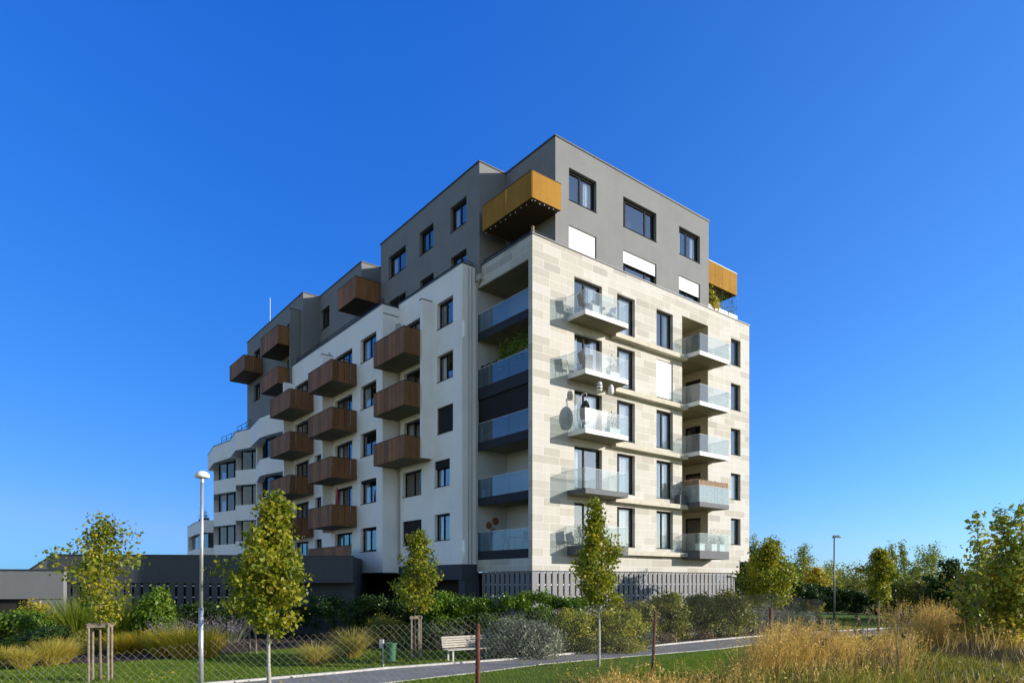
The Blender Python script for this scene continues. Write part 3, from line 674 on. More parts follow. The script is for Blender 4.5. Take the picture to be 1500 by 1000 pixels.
# ------------------------------------------------------------------ garage podium left of the block
GE, GC = (-8.9, 37.2), (-24.3, 35.2)
gd = Vector((GC[0]-GE[0], GC[1]-GE[1], 0)); GL = gd.length; grz = math.atan2(-gd.y, -gd.x)
pod = thing('garage_podium', 'long low dark grey garage podium with slatted lower wall joining the tall block', 'garage', (GC[0], GC[1], 0), grz)
b = MB(); b.box(0, GL, 0, 16, 2.88, 4.35); b.box(0, .12, .02, 16, 0, 2.88); b.box(10.2, GL, .9, 16, 0, 2.88); b.build('wall', M['podium'], pod)
b = MB(); b.box(-.03, GL+.03, -.04, .3, 4.35, 4.41); b.build('coping', M['coping'], pod)
b = MB(); s = .05
while s < 9.9: b.box(s, s+.32, .06, .09, .2, 2.875); s += .44
b.build('slat_screen', M['podium'], pod)
b = MB()
for z in (2.72, 2.1, 1.45): b.box(.0, 10, .095, .14, z-.03, z+.03)
b.build('screen_rail', M['railbeam'], pod)
b = MB(); b.box(.13, 10.1, .8, 1.0, 0, 2.87); b.build('back_wall', M['room'], pod)
# lower ramp wall in front and its inclined cheek
rw = thing('ramp_wall', 'low sunlit grey render wall in front of the podium at the left edge', 'wall', (-22.4, 33.2, 0), .16)
b = MB(); b.box(-24, 0, 0, .35, 2.1, 3.5); b.box(-1.6, 0, .05, .3, 0, 2.1); b.build('wall', M['grey'], rw)
b = MB(); b.box(-24, .02, -.04, .39, 3.5, 3.57); b.build('coping', M['coping'], rw)
b = MB(); s = -3.0
while s > -20: b.box(s-.42, s, .06, .09, 0, 2.095); s -= .52
b.build('slat_screen', M['slat'], rw)
b = MB(); b.box(-24, -1.62, .25, .3, 0, 2.09); b.build('back_wall', M['room'], rw)
ck = thing('ramp_cheek', 'grey sloping top wall rising to the podium behind the low wall', 'wall', (-24.36, 35.25, 0))
b = MB(); b.v = [(-1.35, 0, 0), (-.0, 0, 0), (-.0, 0, 4.33), (-1.35, 0, 3.45), (-1.35, 3, 0), (0, 3, 0), (0, 3, 4.33), (-1.35, 3, 3.45)]
b.f = [(0, 1, 2, 3), (4, 7, 6, 5), (0, 3, 7, 4), (1, 5, 6, 2), (3, 2, 6, 7)]; b.m = [0]*5; b.build('wall', M['grey'], ck)
b = MB(); b.v = [(-1.38, -.03, 3.46), (.0, -.03, 4.34), (.0, -.03, 4.40), (-1.38, -.03, 3.52), (-1.38, 3, 3.46), (0, 3, 4.34), (0, 3, 4.40), (-1.38, 3, 3.52)]
b.f = [(0, 1, 2, 3), (4, 7, 6, 5), (0, 3, 7, 4), (1, 5, 6, 2), (3, 2, 6, 7), (0, 4, 5, 1)]; b.m = [0]*6; b.build('coping', M['coping'], ck)

# ------------------------------------------------------------------ vegetation builders
def leaf_quads(cen, size, up=.25, wid=.62, jit=.36, out=None):
    n = len(cen); nr = RNG.normal(size=(n, 3)); nr[:, 2] = nr[:, 2]*.8 + up
    if out is not None: nr = nr/np.linalg.norm(nr, axis=1, keepdims=True)*.75 + out
    nr /= np.linalg.norm(nr, axis=1, keepdims=True)
    a = RNG.normal(size=(n, 3)); t = np.cross(nr, a); t /= np.linalg.norm(t, axis=1, keepdims=True); b = np.cross(nr, t)
    s = (size*(1 + jit*RNG.normal(size=n)).clip(.5, 1.7))[:, None]
    v = np.stack([cen - t*s*.5, cen + b*s*wid*.5 - t*s*.08 + nr*s*.08, cen + t*s*.5, cen - b*s*wid*.5 - t*s*.08 + nr*s*.08], 1).reshape(-1, 3)
    return v, np.arange(4*n).reshape(-1, 4)
def blades(base, az, h, lean, droop, w, K=3):
    n = len(base); s = np.linspace(0, 1, K+1)[None, :]
    h = np.broadcast_to(h, (n,))[:, None]; lean = np.broadcast_to(lean, (n,))[:, None]; droop = np.broadcast_to(droop, (n,))[:, None]
    r = h*(lean*s + droop*s**2); z = h*(s*np.sqrt(np.clip(1-lean**2, .1, 1)) - .45*droop*s**2.2)
    c = np.stack([base[:, 0:1] + np.cos(az)[:, None]*r, base[:, 1:2] + np.sin(az)[:, None]*r, base[:, 2:3] + z], -1)
    sa = az + np.pi/2 + RNG.normal(size=n)*.9
    ww = np.broadcast_to(w, (n,))[:, None]*(1 - .85*s**1.6)*.5
    off = np.stack([np.cos(sa)[:, None]*ww, np.sin(sa)[:, None]*ww, np.zeros_like(ww)], -1)
    v = np.stack([c-off, c+off], 2).reshape(-1, 3)
    b = (np.arange(n)*(2*(K+1)))[:, None] + (np.arange(K)*2)[None, :]
    f = np.stack([b, b+1, b+3, b+2], -1).reshape(-1, 4)
    return v, f
def tree(name, label, x, y, h, cb, R, nleaf, ls, leaf, seed, rt=.05, nb=26, shape=1., up=(.55, 1.2), group=None, bark='bark', cat='tree', lean=0., leafup=.25, spread=.13):
    rr = random.Random(seed); z0 = float(gz(x, y)); nleaf = int(nleaf*1.55); ls *= 1.0
    root = thing(name, label, cat, (x, y, z0-.03), 0, group)
    tb = MB(); tp = []
    for i in range(7):
        f = i/6; tp.append(Vector((lean*h*f*f + .032*h*math.sin(seed+f*4)*f, .025*h*math.sin(seed*2+f*5)*f, h*.95*f)))
    tb.tube(tp, [rt*(1-.82*i/6)*(1.25 if i == 0 else 1) for i in range(7)], 8)
    def trunk(f):
        k = min(5, int(f*6)); return tp[k].lerp(tp[k+1], f*6-k)
    cl = []; wts = []
    for i in range(nb):
        t = (i+.5)/nb; f = cb + (.97-cb)*t**.95
        p = trunk(min(f, .999)); az = i*2.399 + rr.uniform(-.5, .5)
        prof = min(1., .42+2.6*t)*max(.02, 1-t)**shape + .10*(1-t*.5)
        ln = R*max(.16, prof)*rr.uniform(.5, 1.3)*(1+.15*math.cos(az-seed)); el = up[0] + (up[1]-up[0])*t + rr.uniform(-.15, .15)
        d = Vector((math.cos(az)*math.cos(el), math.sin(az)*math.cos(el), math.sin(el)))
        pts = [p]
        for s in (.35, .7, 1.): pts.append(p + d*ln*s + Vector((0, 0, .12*ln*s*s)) + Vector((rr.gauss(0, .03), rr.gauss(0, .03), rr.gauss(0, .03)))*ln)
        rb = max(.006, rt*.33*(1-.7*t)); tb.tube(pts, [rb, rb*.7, rb*.45, rb*.2], 5)
        k = max(3, int(5+ln*5))
        for j in range(k):
            s = .22 + .83*(j+rr.random())/k; q = min(2, int(min(s, .999)*3)); c = pts[q].lerp(pts[q+1], min(s, 1.05)*3-q)
            side = Vector((rr.gauss(0, 1), rr.gauss(0, 1), rr.gauss(0, .8)))*ln*.17*(1.15-s*.5)
            cl.append(c+side); wts.append((.5+rr.random())*(.5+ln))
            if rr.random() < .5: tb.tube([c, c+side], [rb*.35, rb*.12], 4)
    for j in range(9): cl.append(trunk(.72+.27*j/8) + Vector((rr.gauss(0, .02), rr.gauss(0, .02), rr.uniform(0, .04)*(j > 6)))*h); wts.append(.55-.03*j)
    tb.build('trunk', M[bark], root, smooth=True)
    cl = np.array([tuple(c) for c in cl]); w = np.array(wts); w /= w.sum()
    idx = RNG.choice(len(cl), nleaf, p=w)
    cen = cl[idx] + RNG.normal(size=(nleaf, 3))*np.array([1, 1, .8])*spread*max(R, .5)
    out = cen - np.array([0, 0, h*(cb*.6+.4)]); out /= np.linalg.norm(out, axis=1, keepdims=True) + 1e-6
    v, f = leaf_quads(cen, ls, leafup, .72, out=out*.38)
    npmesh('crown', v, f, L[leaf], root)
    return root
def shrub(name, label, x, y, rx, ry, h, nleaf, ls, leaf, seed, group=None, cat='shrub', stems=True, nc=60, flat=.75, zlow=.0, wid=.62, leafup=.25):
    rr = np.random.default_rng(seed); z0 = float(gz(x, y)); nleaf = int(nleaf*2.3); ls *= 1.3; nc = int(nc*1.5)
    d = rr.normal(size=(nc, 3)); d[:, 2] = np.abs(d[:, 2]); d /= np.linalg.norm(d, axis=1, keepdims=True)
    r = rr.uniform(.62, 1., (nc, 1))**.5; c = d*r; c = np.sign(c)*np.abs(c)**flat
    c *= np.array([rx, ry, h*.93]); c[:, 2] += zlow
    c[:, 2] *= 1 + .10*np.sin(c[:, 0]*5/rx + seed) 
    w = rr.uniform(.5, 1.4, nc); w /= w.sum()
    idx = rr.choice(nc, nleaf, p=w); sg = .145*(rx*ry*h)**(1/3)
    cen = c[idx] + rr.normal(size=(nleaf, 3))*sg*np.array([1, 1, .7])
    cen[:, 2] = np.abs(cen[:, 2]) + .02
    out = (cen - np.array([0, 0, h*.3]))/np.array([rx, ry, h*.8])**2; out /= np.linalg.norm(out, axis=1, keepdims=True) + 1e-6
    v, f = leaf_quads(cen, ls, leafup, wid, out=out*.8)
    root = thing(name, label, cat, (x, y, z0), 0, group)
    npmesh('foliage', v, f, L[leaf], root)
    if stems:
        tb = MB()
        for k in range(9):
            q = c[k]; tb.tube([(q[0]*.12, q[1]*.12, -.02), (q[0]*.5, q[1]*.5, q[2]*.45), tuple(q)], [.022, .015, .006], 5)
        tb.build('stem', M['bark'], root)
    return root
def clump(name, label, x, y, r, h, n_, leaf, seed, w=.012, lean=(.1, .55), droop=(.1, .5), r0=.3, group=None, cat='ornamental grass', sx=1.):
    n = int(n_*.8); w *= 1.25; rr = np.random.default_rng(seed); a = rr.uniform(0, 2*np.pi, n); q = np.sqrt(rr.uniform(0, 1, n))
    base = np.stack([np.cos(a)*q*r*r0*sx, np.sin(a)*q*r*r0, np.zeros(n)], 1)
    az = a + rr.normal(size=n)*.5; hh = h*rr.uniform(.6, 1.08, n)
    v, f = blades(base, az, hh, rr.uniform(*lean, n)*(.35+.75*q), rr.uniform(*droop, n)*(.3+.8*q), w, 4)
    o = npmesh(name, v, f, L[leaf], None, (x, y, float(gz(x, y))))
    return tag(o, label, cat, group)
def spikes(name, label, x, y, r, h, n, leaf, seed, group=None, cat='shrub', base='silver'):
    """upright flower spikes over a grey leafy base"""
    rr = np.random.default_rng(seed); a = rr.uniform(0, 2*np.pi, n); q = np.sqrt(rr.uniform(0, 1, n))
    bs = np.stack([np.cos(a)*q*r*.5, np.sin(a)*q*r*.5, np.zeros(n)], 1); hh = h*rr.uniform(.6, 1.05, n)
    v, f = blades(bs, a, hh, .15+.45*q, .1, .02, 3)
    root = thing(name, label, cat, (x, y, float(gz(x, y))), 0, group)
    npmesh('stem', v, f, L[base], root)
    m = 14; s = rr.uniform(.5, 1, (n, m)); ln = (.15+.45*q)[:, None]
    rr_ = hh[:, None]*(ln*s+.1*s*s); z = hh[:, None]*(s*np.sqrt(1-ln**2)-.045*s**2.2)
    cen = np.stack([bs[:, 0:1]+np.cos(a)[:, None]*rr_, bs[:, 1:2]+np.sin(a)[:, None]*rr_, z], -1).reshape(-1, 3) + rr.normal(size=(n*m, 3))*.03
    v, f = leaf_quads(cen, .045, .2, .6); npmesh('flower', v, f, L[leaf], root)
    return root

# ------------------------------------------------------------------ street trees on the lawn
def px_h(top, Y, base=0.): return EYE + (850-top)*Y/974. - base
YT = 'young trees planted on the lawn'
T = [ # name, label, px, Y, top y, crown base, R, leaves, size, leaf, seed
 ('young tree', 'slim young tree in a timber guard, crown tip leaning right, at the left', 147, 19.9, 752, .36, 1.35, 2300, .10, 'linden', 3, .045, 24, .55),
 ('young tree', 'tallest and densest green yellow young tree, right of the near street lamp', 395, 17.0, 712, .30, 1.28, 7000, .105, 'linden', 11, .055, 36, .72),
 ('young tree', 'round crowned young tree in a timber guard between the bin and the bench', 608, 25.9, 775, .36, 1.15, 3300, .10, 'linden', 5, .05, 28, .5),
 ('young tree', 'narrow pointed young tree before the stone front and slatted ground floor', 877, 23.2, 722, .33, 1.22, 6200, .10, 'linden', 8, .05, 34, .95),
 ('young tree', 'broad young tree just right of the building corner behind the wire fence', 1130, 35.6, 792, .32, 1.75, 6500, .12, 'linden', 14, .07, 30, .55),
 ('young tree', 'dark round young tree on the right, between path and hedge', 1287, 39.0, 797, .36, 1.15, 3600, .13, 'linden', 17, .06, 26, .62),
]
for n_, lab, px, Y, top, cb, R, nl, ls, lf, sd, rt, nb, shp in T:
    x, y = at(px, Y); tree('young_tree', lab, x, y, px_h(top, Y), cb, R, nl, ls, lf, sd, rt, nb, shp, group=YT, lean=.03 if px < 200 else 0., bark='palebark' if px in (395, 877) else 'bark', spread=.11)
x, y = at(366, 27.4); tree('young_tree', 'staked young tree standing in shade behind the densest young tree', x, y, 4.6, .42, .95, 2200, .10, 'linden', 29, .045, 20, 1., group=YT)
def guard(px, Y, w, h, label, tilt=0., n=4):
    x, y = at(px, Y); t = thing('tree_guard', label, 'tree guard', (x, y, 0), .35, 'timber tree guards')
    cs = [(-w/2, -w/2), (w/2, -w/2), (w/2, w/2), (-w/2, w/2)][:n]
    for i, (a, b_) in enumerate(cs):
        m = MB(); m.tube([(a*(1+tilt), b_*(1+tilt), -.05), (a, b_, h)], .035, 8); m.build('post', M['timber'], t)
    for i in range(n):
        a, b_ = cs[i], cs[(i+1) % n]
        if n == 2 and i: break
        m = MB(); d = Vector((b_[0]-a[0], b_[1]-a[1], 0)).normalized(); s = Vector((-d.y, d.x, 0))*.02
        A_ = Vector((*a, 0))-d*.07-s*1.5; B_ = Vector((*b_, 0))+d*.07-s*1.5
        m.prism([(A_.x, A_.y), (B_.x, B_.y), (B_.x+s.x, B_.y+s.y), (A_.x+s.x, A_.y+s.y)], h-.13-.003*i, h-.02-.003*i); m.build('crossbar', M['timber'], t)
guard(147, 19.9, .5, 1.75, 'four post timber guard round the leaning tree at the left')
guard(608, 25.9, .36, 1.65, 'slender timber guard round the tree beside the bench', n=3)
guard(366, 27.4, .34, 1.6, 'splayed timber guard in the shade behind the densest tree', .5, 3)
x, y = at(878, 23.0); m = MB(); m.tube([(0, 0, 0), (0, 0, 1.75)], .022, 8); o = m.build('tree_stake', M['benchwood']); o.location = (x, y, 0); tag(o, 'thin pale stake beside the narrow pointed tree', 'stake')

# ------------------------------------------------------------------ planting: left bed
def S(fn, name, label, px, Y, *a, **k): x, y = at(px, Y); return fn(name, label, x, y, *a, **k)
S(shrub, 'shrub', 'bright green shrub with dark base at the far left of the bed', 30, 29.5, 1.15, .9, 1.75, 2600, .10, 'green', 41, nc=50)
S(shrub, 'shrub', 'yellow leaved shrub top rising before the ramp wall', 55, 31.5, .85, .7, 2.05, 1700, .09, 'gold', 42, nc=40)
S(shrub, 'shrub', 'dark low shrub between the left green shrub and the tussocks', 70, 28.0, 1.0, .8, 1.05, 1900, .07, 'deep', 43, nc=40)
S(shrub, 'shrub', 'brown grey low shrub left of the guarded tree', 108, 27.5, 1.0, .7, .85, 2000, .05, 'olive', 44, nc=40)
FG = 'green fountain grasses along the podium'
for px, Y, h, r, sd, lab in ((112, 32.0, 2.5, 1.4, 51, 'left clump of tall green fountain grass, left of the guarded tree'), (140, 33.2, 2.5, 1.2, 54, 'tall green fountain grass clump directly behind the guarded tree trunk'), (172, 32.4, 2.5, 1.3, 52, 'tall green fountain grass clump right of the guarded tree')):
    S(clump, 'fountain_grass', lab, px, Y, r, h, 1100, 'reedgrass', sd, .018, group=FG)
S(shrub, 'shrub', 'tall round yellow green shrub in front of the podium slats', 228, 32.5, .78, .75, 2.65, 3300, .11, 'green', 45, nc=60, flat=.9)
S(spikes, 'russian_sage', 'pale mauve flower spikes right of the tall round shrub', 250, 31.0, 1.0, 1.5, 90, 'mauve', 61)
S(spikes, 'russian_sage', 'mauve flower spikes in shade right of the near lamp post', 335, 32.0, 1.4, 1.55, 120, 'mauve', 62)
OG = 'rust tipped ornamental grasses'
for i, (px, Y, h, r, lab) in enumerate(((178, 27.2, 1.0, .8, 'yellow low grass right behind the tree guard at the left'), (205, 27.6, 1.05, .9, 'yellow low grass under the tall round shrub'), (243, 26.6, 1.25, .9, 'rust tipped grass left of the near lamp post'), (272, 26.0, 1.35, .95, 'large rust tipped grass directly behind the near lamp post'), (302, 26.2, 1.3, .85, 'rust tipped grass just right of the near lamp post'))):
    S(clump, 'ornamental_grass', lab, px, Y, r, h, 1000, 'rustgrass', 70+i, .016, (.05, .55), (.05, .6), .5, OG)
TG = 'pale tussock grasses'
for i, (px, Y, h, r, lab) in enumerate(((8, 23.0, .85, .6, 'pale tussock cut by the left edge of the photo'), (33, 22.6, .8, .5, 'small pale tussock second from the left edge'), (72, 23.6, 1.05, .75, 'wide pale tussock left of the guarded tree'), (92, 24.2, 1.0, .6, 'pale tussock nearest the guarded tree on its left'), (463, 23.4, .95, .62, 'pale tussock on the lawn, left and lower of the middle pair'), (484, 24.6, .7, .4, 'small pale tussock between the two larger ones on the lawn'), (515, 26.0, 1.3, .9, 'large pale tussock on the lawn left of the bin'))):
    S(clump, 'tussock_grass', lab, px, Y, r, h, 1100, 'tuft', 80+i, .014, (.05, .62), (.05, .75), .32, TG)
# hedges and shrubs in front of the building
def hedge(name, label, p, q, w, h, n, leaf, seed, ls=.09):
    n = int(n*2.6); ls *= 1.15; rr = np.random.default_rng(seed); p, q = np.array(p), np.array(q); d = q-p; ln = np.linalg.norm(d); d /= ln; nr = np.array([-d[1], d[0]])
    k = int(ln*9); cs = np.stack([rr.uniform(0, ln, k), rr.uniform(-w/2, w/2, k), h*rr.uniform(.15, 1, k)**.6], 1)
    cs[:, 2] *= 1 + .07*np.sin(cs[:, 0]*2.1+seed)
    c = cs[rr.integers(0, k, n)] + rr.normal(size=(n, 3))*np.array([.2, .13, .14]); c[:, 2] = np.abs(c[:, 2])+.02
    mid = (p+q)/2; c[:, 0] -= ln/2
    cen = np.stack([c[:, 0]*d[0]+c[:, 1]*nr[0], c[:, 0]*d[1]+c[:, 1]*nr[1], c[:, 2]], 1)
    v, f = leaf_quads(cen, ls, .3, .6); o = npmesh(name, v, f, L[leaf], None, (mid[0], mid[1], 0)); return tag(o, label, 'hedge')
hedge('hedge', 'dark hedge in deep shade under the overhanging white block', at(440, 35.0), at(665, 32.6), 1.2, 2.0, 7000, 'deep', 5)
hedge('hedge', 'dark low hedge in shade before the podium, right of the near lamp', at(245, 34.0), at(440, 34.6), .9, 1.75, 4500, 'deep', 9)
hedge('hedge', 'glossy green laurel hedge with sunlit top below the stone corner', at(628, 29.6), at(760, 30.2), 1.3, 2.1, 6500, 'laurel', 6)
hedge('hedge', 'laurel hedge in front of the slatted ground floor, behind the narrow pointed tree', at(762, 30.4), at(850, 31.6), 1.2, 2.2, 5200, 'laurel', 7)
S(shrub, 'shrub', 'brownish low shrub in shade left of the bin', 566, 31.0, 1.2, .9, 1.35, 2200, .06, 'olive', 46, nc=40)
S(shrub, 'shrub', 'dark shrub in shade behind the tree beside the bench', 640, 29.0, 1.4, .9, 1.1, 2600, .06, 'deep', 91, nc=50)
S(spikes, 'russian_sage', 'small mauve spikes between the bench tree and laurel hedge', 652, 28.6, .6, 1.5, 50, 'mauve', 63)
S(shrub, 'silver_shrub', 'large rounded silver grey shrub right of the bench', 763, 26.3, 1.65, 1.2, 1.42, 7000, .085, 'silver', 47, nc=110, wid=.34)
S(shrub, 'broom_shrub', 'yellow green broom left of the narrow pointed tree trunk', 842, 28.6, .95, .8, 1.72, 3600, .10, 'broom', 48, nc=70, wid=.3, leafup=.0)
S(shrub, 'broom_shrub', 'yellow green domed broom right of the narrow pointed tree trunk', 905, 29.0, 1.1, .9, 1.75, 4400, .10, 'broom', 49, nc=80, wid=.3, leafup=.0)
S(shrub, 'shrub', 'dark low shrub at the foot of the two brooms', 880, 27.6, 1.6, .6, .75, 2800, .055, 'olive', 50, nc=50)
S(shrub, 'shrub', 'small grey green shrub beside the leaning rusty fence post', 935, 28.8, .7, .6, .85, 1200, .055, 'silver', 92, nc=24)
S(shrub, 'shrub', 'yellowish olive shrub behind the brooms, before the slats', 930, 33.5, 1.0, .9, 2.0, 3000, .08, 'olive', 93, nc=50)
S(shrub, 'shrub', 'tallest round olive shrub before the middle of the slats', 975, 34.5, 1.05, .9, 2.5, 4200, .08, 'olive', 94, nc=60)
S(shrub, 'shrub', 'wide olive shrub below the right slats', 1022, 36.5, 1.35, 1.0, 2.15, 4400, .08, 'olive', 95, nc=60)
S(shrub, 'shrub', 'round olive shrub at the right end of the slats', 1070, 37.5, 1.2, 1.0, 2.5, 4600, .085, 'olive', 96, nc=60)
for i, (px, Y, lab) in enumerate(((960, 31.8, 'low dark ground shrub by the path before the olive shrubs'), (1010, 34.4, 'low brown ground shrub on the terrace between pale edging stones'), (1055, 36.2, 'low ground shrub right of the pale edging stones'))):
    S(shrub, 'shrub', lab, px, Y, 1.1, .6, .6, 1500, .05, 'brownweed' if i != 2 else 'olive', 97+i, nc=30, stems=False)
S(spikes, 'russian_sage', 'wide mauve flowering sage at the right foot of the building', 1108, 38.5, 1.5, 2.1, 190, 'mauve', 64)
S(shrub, 'silver_shrub', 'blue green low shrub beyond the tall straw grass', 1170, 39.0, 1.9, 1.0, 1.1, 3600, .06, 'silver', 103, nc=60, wid=.35)
eb = [(1012, 36.0, 1.6), (1050, 36.9, 1.4), (1003, 34.9, .9), (1088, 38.6, 1.0), (1150, 40.5, .8)]
for i, (px, Y, l_) in enumerate(eb):
    x, y = at(px, Y); m = MB(); m.box(-l_/2, l_/2, -.15, .15, 0, .32); o = m.build('edging_stone', M['kerb']); o.location = (x, y, .02); o.rotation_euler = (0, 0, .6)
    tag(o, ['long pale edging stone under the wide olive shrub', 'pale edging stone under the round olive shrub', 'short pale edging stone nearest the path', 'pale edging stone beside the mauve sage', 'pale edging stone behind the straw grass'][i], 'edging stone', 'pale edging stones in the bed')

# ------------------------------------------------------------------ trees beyond, on the right
BG = 'trees beyond the garden on the right'
bgt = [ # px, Y, top, R, cb, leaf, n, shape, label
 (1096, 62, 802, 2.4, .08, 'deep', 4200, .5, 'dark green tree directly beside the stone corner'),
 (1104, 72, 779, 1.9, .15, 'poplar', 2200, .9, 'pale topped tree rising behind the broad young tree'),
 (1152, 66, 826, 2.5, .08, 'green', 3800, .5, 'rounded tree between the broad young tree and the poplar'),
 (1180, 62, 793, 2.0, .10, 'poplar', 3400, 1.0, 'pointed poplar left of the right street lamp'),
 (1196, 55, 834, 1.8, .10, 'gold', 3200, .5, 'round orange yellow autumn tree left of the right street lamp'),
 (1216, 68, 818, 2.0, .1, 'poplar', 2400, .8, 'light green tree directly behind the right street lamp'),
 (1243, 74, 855, 3.4, .04, 'olive', 3200, .4, 'low olive tree right of the right street lamp'),
 (1306, 60, 790, 1.3, .10, 'poplar', 2100, .9, 'slender grey green poplar behind the dark round young tree'),
 (1324, 58, 788, 1.2, .10, 'poplar', 2100, .9, 'twin slender poplar right of the dark round young tree'),
 (1343, 66, 820, 1.8, .1, 'poplar', 2000, .8, 'small grey poplar between the slender pair and the broad poplar'),
 (1367, 58, 793, 2.2, .1, 'poplar', 3200, .7, 'broad airy poplar in the middle of the right background'),
 (1393, 46, 818, 1.6, .06, 'deep', 3400, .7, 'dark dense tree left of the nearby poplar saplings'),
 (1422, 44, 842, 1.5, .05, 'green', 2600, .5, 'green bushy tree behind the poplar saplings'),
 (1310, 50, 864, 2.4, .03, 'olive', 2400, .4, 'low olive bush tree under the slender poplars'),
 (1355, 48, 870, 2.2, .03, 'olive', 2400, .4, 'low olive bush tree under the broad poplar'),
 (1475, 50, 855, 3.0, .05, 'green', 3000, .5, 'leafy tree at the right edge behind the saplings')]
for i, (px, Y, top, R, cb, lf, n, shp, lab) in enumerate(bgt):
    x, y = at(px, Y); tree('background_tree', lab, x, y, px_h(top, Y), cb, R, n, (.18 if lf != 'poplar' else .135), lf, 200+i, .12, 22, shp, (.35, 1.15), BG, spread=.12)
hedge('hedge', 'clipped dark hedge beyond the path behind the dark round young tree', at(1236, 52), at(1345, 50), 1.4, 1.95, 5200, 'deep', 21, .12)
hedge('hedge', 'dark shrub belt behind the right street lamp', at(1135, 50), at(1238, 52), 2.2, 2.5, 6500, 'deep', 23, .13)
rr = np.random.default_rng(77); n = 26000
u_ = rr.uniform(20, 420, n); cen = np.stack([u_, 150-.05*u_+rr.normal(size=n)*6, 1.2+rr.uniform(0, 1, n)**1.5*(3.2+1.6*np.sin(u_*.13)+1.2*np.sin(u_*.37))], 1)
v, f = leaf_quads(cen, .75, .3, .7); tag(npmesh('distant_woodland', v, f, L['olive']), 'distant band of woodland beyond the right hand trees', 'woodland', kind='stuff')
# nearby poplar saplings at the right edge
PS = 'poplar saplings at the right edge'
for px, Y, top, R, n, cb, sd, lf, lab in ((1430, 15.6, 735, .6, 330, .2, 31, 'poplar', 'leftmost poplar sapling with big sparse leaves against the sky'), (1472, 16.0, 732, .75, 1050, .12, 32, 'poplar', 'dense tall poplar sapling second from the right edge'), (1506, 15.6, 722, .75, 850, .12, 33, 'poplar', 'poplar sapling cut by the right edge'), (1452, 16.4, 785, 1.0, 1250, .03, 34, 'gold', 'yellowing poplar sapling below the taller ones'), (1490, 16.6, 795, 1.1, 1350, .03, 36, 'gold', 'yellowing bushy sapling at the right edge'), (1422, 17.4, 835, .8, 1200, .03, 37, 'olive', 'low olive sapling at the left foot of the poplars'), (1478, 15.8, 845, .9, 1000, .02, 38, 'gold', 'low pale green bushy sapling under the right poplars')):
    x, y = at(px, Y); tree('poplar_sapling', lab, x, y, px_h(top, Y, float(gz(x, y))), cb, R, n, .1, lf, sd, .018, 28, 1.0, (.85, 1.35), PS, 'bark', 'sapling', spread=.14)

# ------------------------------------------------------------------ lawn blades, rough meadow
n = 150000; y_ = 14.5/(1-RNG.uniform(0, 1, n)*(1-14.5/36)); t_ = RNG.uniform(-.82, .66, n); x_ = t_*y_
k = (gz(x_, y_) < .4) & ~inpoly(x_, y_, PATHP) & ~inpoly(x_, y_, BED); x_, y_ = x_[k], y_[k]; n = len(x_)
v, f = blades(np.stack([x_, y_, gz(x_, y_)+.008], 1), RNG.uniform(0, 6.28, n), RNG.uniform(.035, .085, n), RNG.uniform(.1, .6, n), .1, .02, 1)
tag(npmesh('lawn_grass', v, f, L['blade']), 'short green mown lawn grass', 'grass', kind='stuff')
fl = np.concatenate([np.array(at(px, Y)) + RNG.normal(size=(k_, 2))*np.array([1.5, 1.3]) for px, Y, k_ in ((395, 17.6, 260), (147, 20, 120), (608, 26, 160), (877, 23.2, 240), (1130, 35, 60))])
fl = fl[~inpoly(fl[:, 0], fl[:, 1], BED)]; v, f = leaf_quads(np.stack([fl[:, 0], fl[:, 1], gz(fl[:, 0], fl[:, 1])+.075], 1), .085, 2.2, .7)
tag(npmesh('fallen_leaves', v, f, L['gold']), 'yellow fallen leaves scattered under the young trees', 'leaves', kind='stuff')
def meadow(name, label, zones, leaf, heads=False, w=.008):
    V, Fq, off = [], [], 0
    for p0, p1, Y0, Y1, h0, h1, n, ln, dr, cr in zones:
        nc = max(1, int(n/cr)) if cr > 1 else n
        px = RNG.uniform(p0, p1, nc); Y = np.sqrt(RNG.uniform(Y0**2, Y1**2, nc)); cx = (px-750)/974*Y
        if cr > 1:
            i = RNG.integers(0, nc, n); x = cx[i]+RNG.normal(size=n)*.16; y = Y[i]+RNG.normal(size=n)*.16; hs = RNG.uniform(.75, 1.1, nc)[i]
        else: x, y, hs = cx, Y, np.ones(n)
        h = RNG.uniform(h0, h1, n)*hs
        az = RNG.normal(size=n)*1.2 + np.pi*.15
        base = np.stack([x, y, gz(x, y)-.02], 1)
        v, f = blades(base, az, h, RNG.uniform(.02, ln, n), RNG.uniform(0, dr, n), w*RNG.uniform(.7, 1.5, n), 4)
        V.append(v); Fq.append(f+off); off += len(v)
        if heads:
            tip = v.reshape(n, 10, 3)[:, 6:10].mean(1); q = leaf_quads(np.repeat(tip, 3, 0)+RNG.normal(size=(3*n, 3))*np.array([.012, .012, .045]), .05, .0, .28)
            V.append(q[0]); Fq.append(q[1]+off); off += len(q[0])
    o = npmesh(name, np.concatenate(V), np.concatenate(Fq), L[leaf]); return tag(o, label, 'meadow grass', kind='stuff')
meadow('dry_grass', 'tall golden dry grass with seed heads in the foreground', [
 (1075, 1235, 11, 13.8, .75, 1.2, 1900, .3, .35, 26), (840, 1090, 9.2, 12.2, .45, .95, 1500, .35, .8, 22), (880, 1120, 8.2, 9.6, .3, .7, 700, .4, .8, 18), (1200, 1330, 12, 15, .5, .9, 700, .35, .5, 22), (1310, 1412, 17, 20, .9, 1.45, 1600, .35, .4, 24),
 (1280, 1330, 14, 16.5, .6, .95, 350, .4, .5, 20), (1170, 1310, 9.5, 13, .3, .7, 500, .4, .5, 20), (1380, 1500, 15, 18.5, .6, .95, 700, .4, .4, 20), (600, 850, 9.0, 10.6, .2, .5, 160, .4, .6, 8)], 'straw', True, .011)
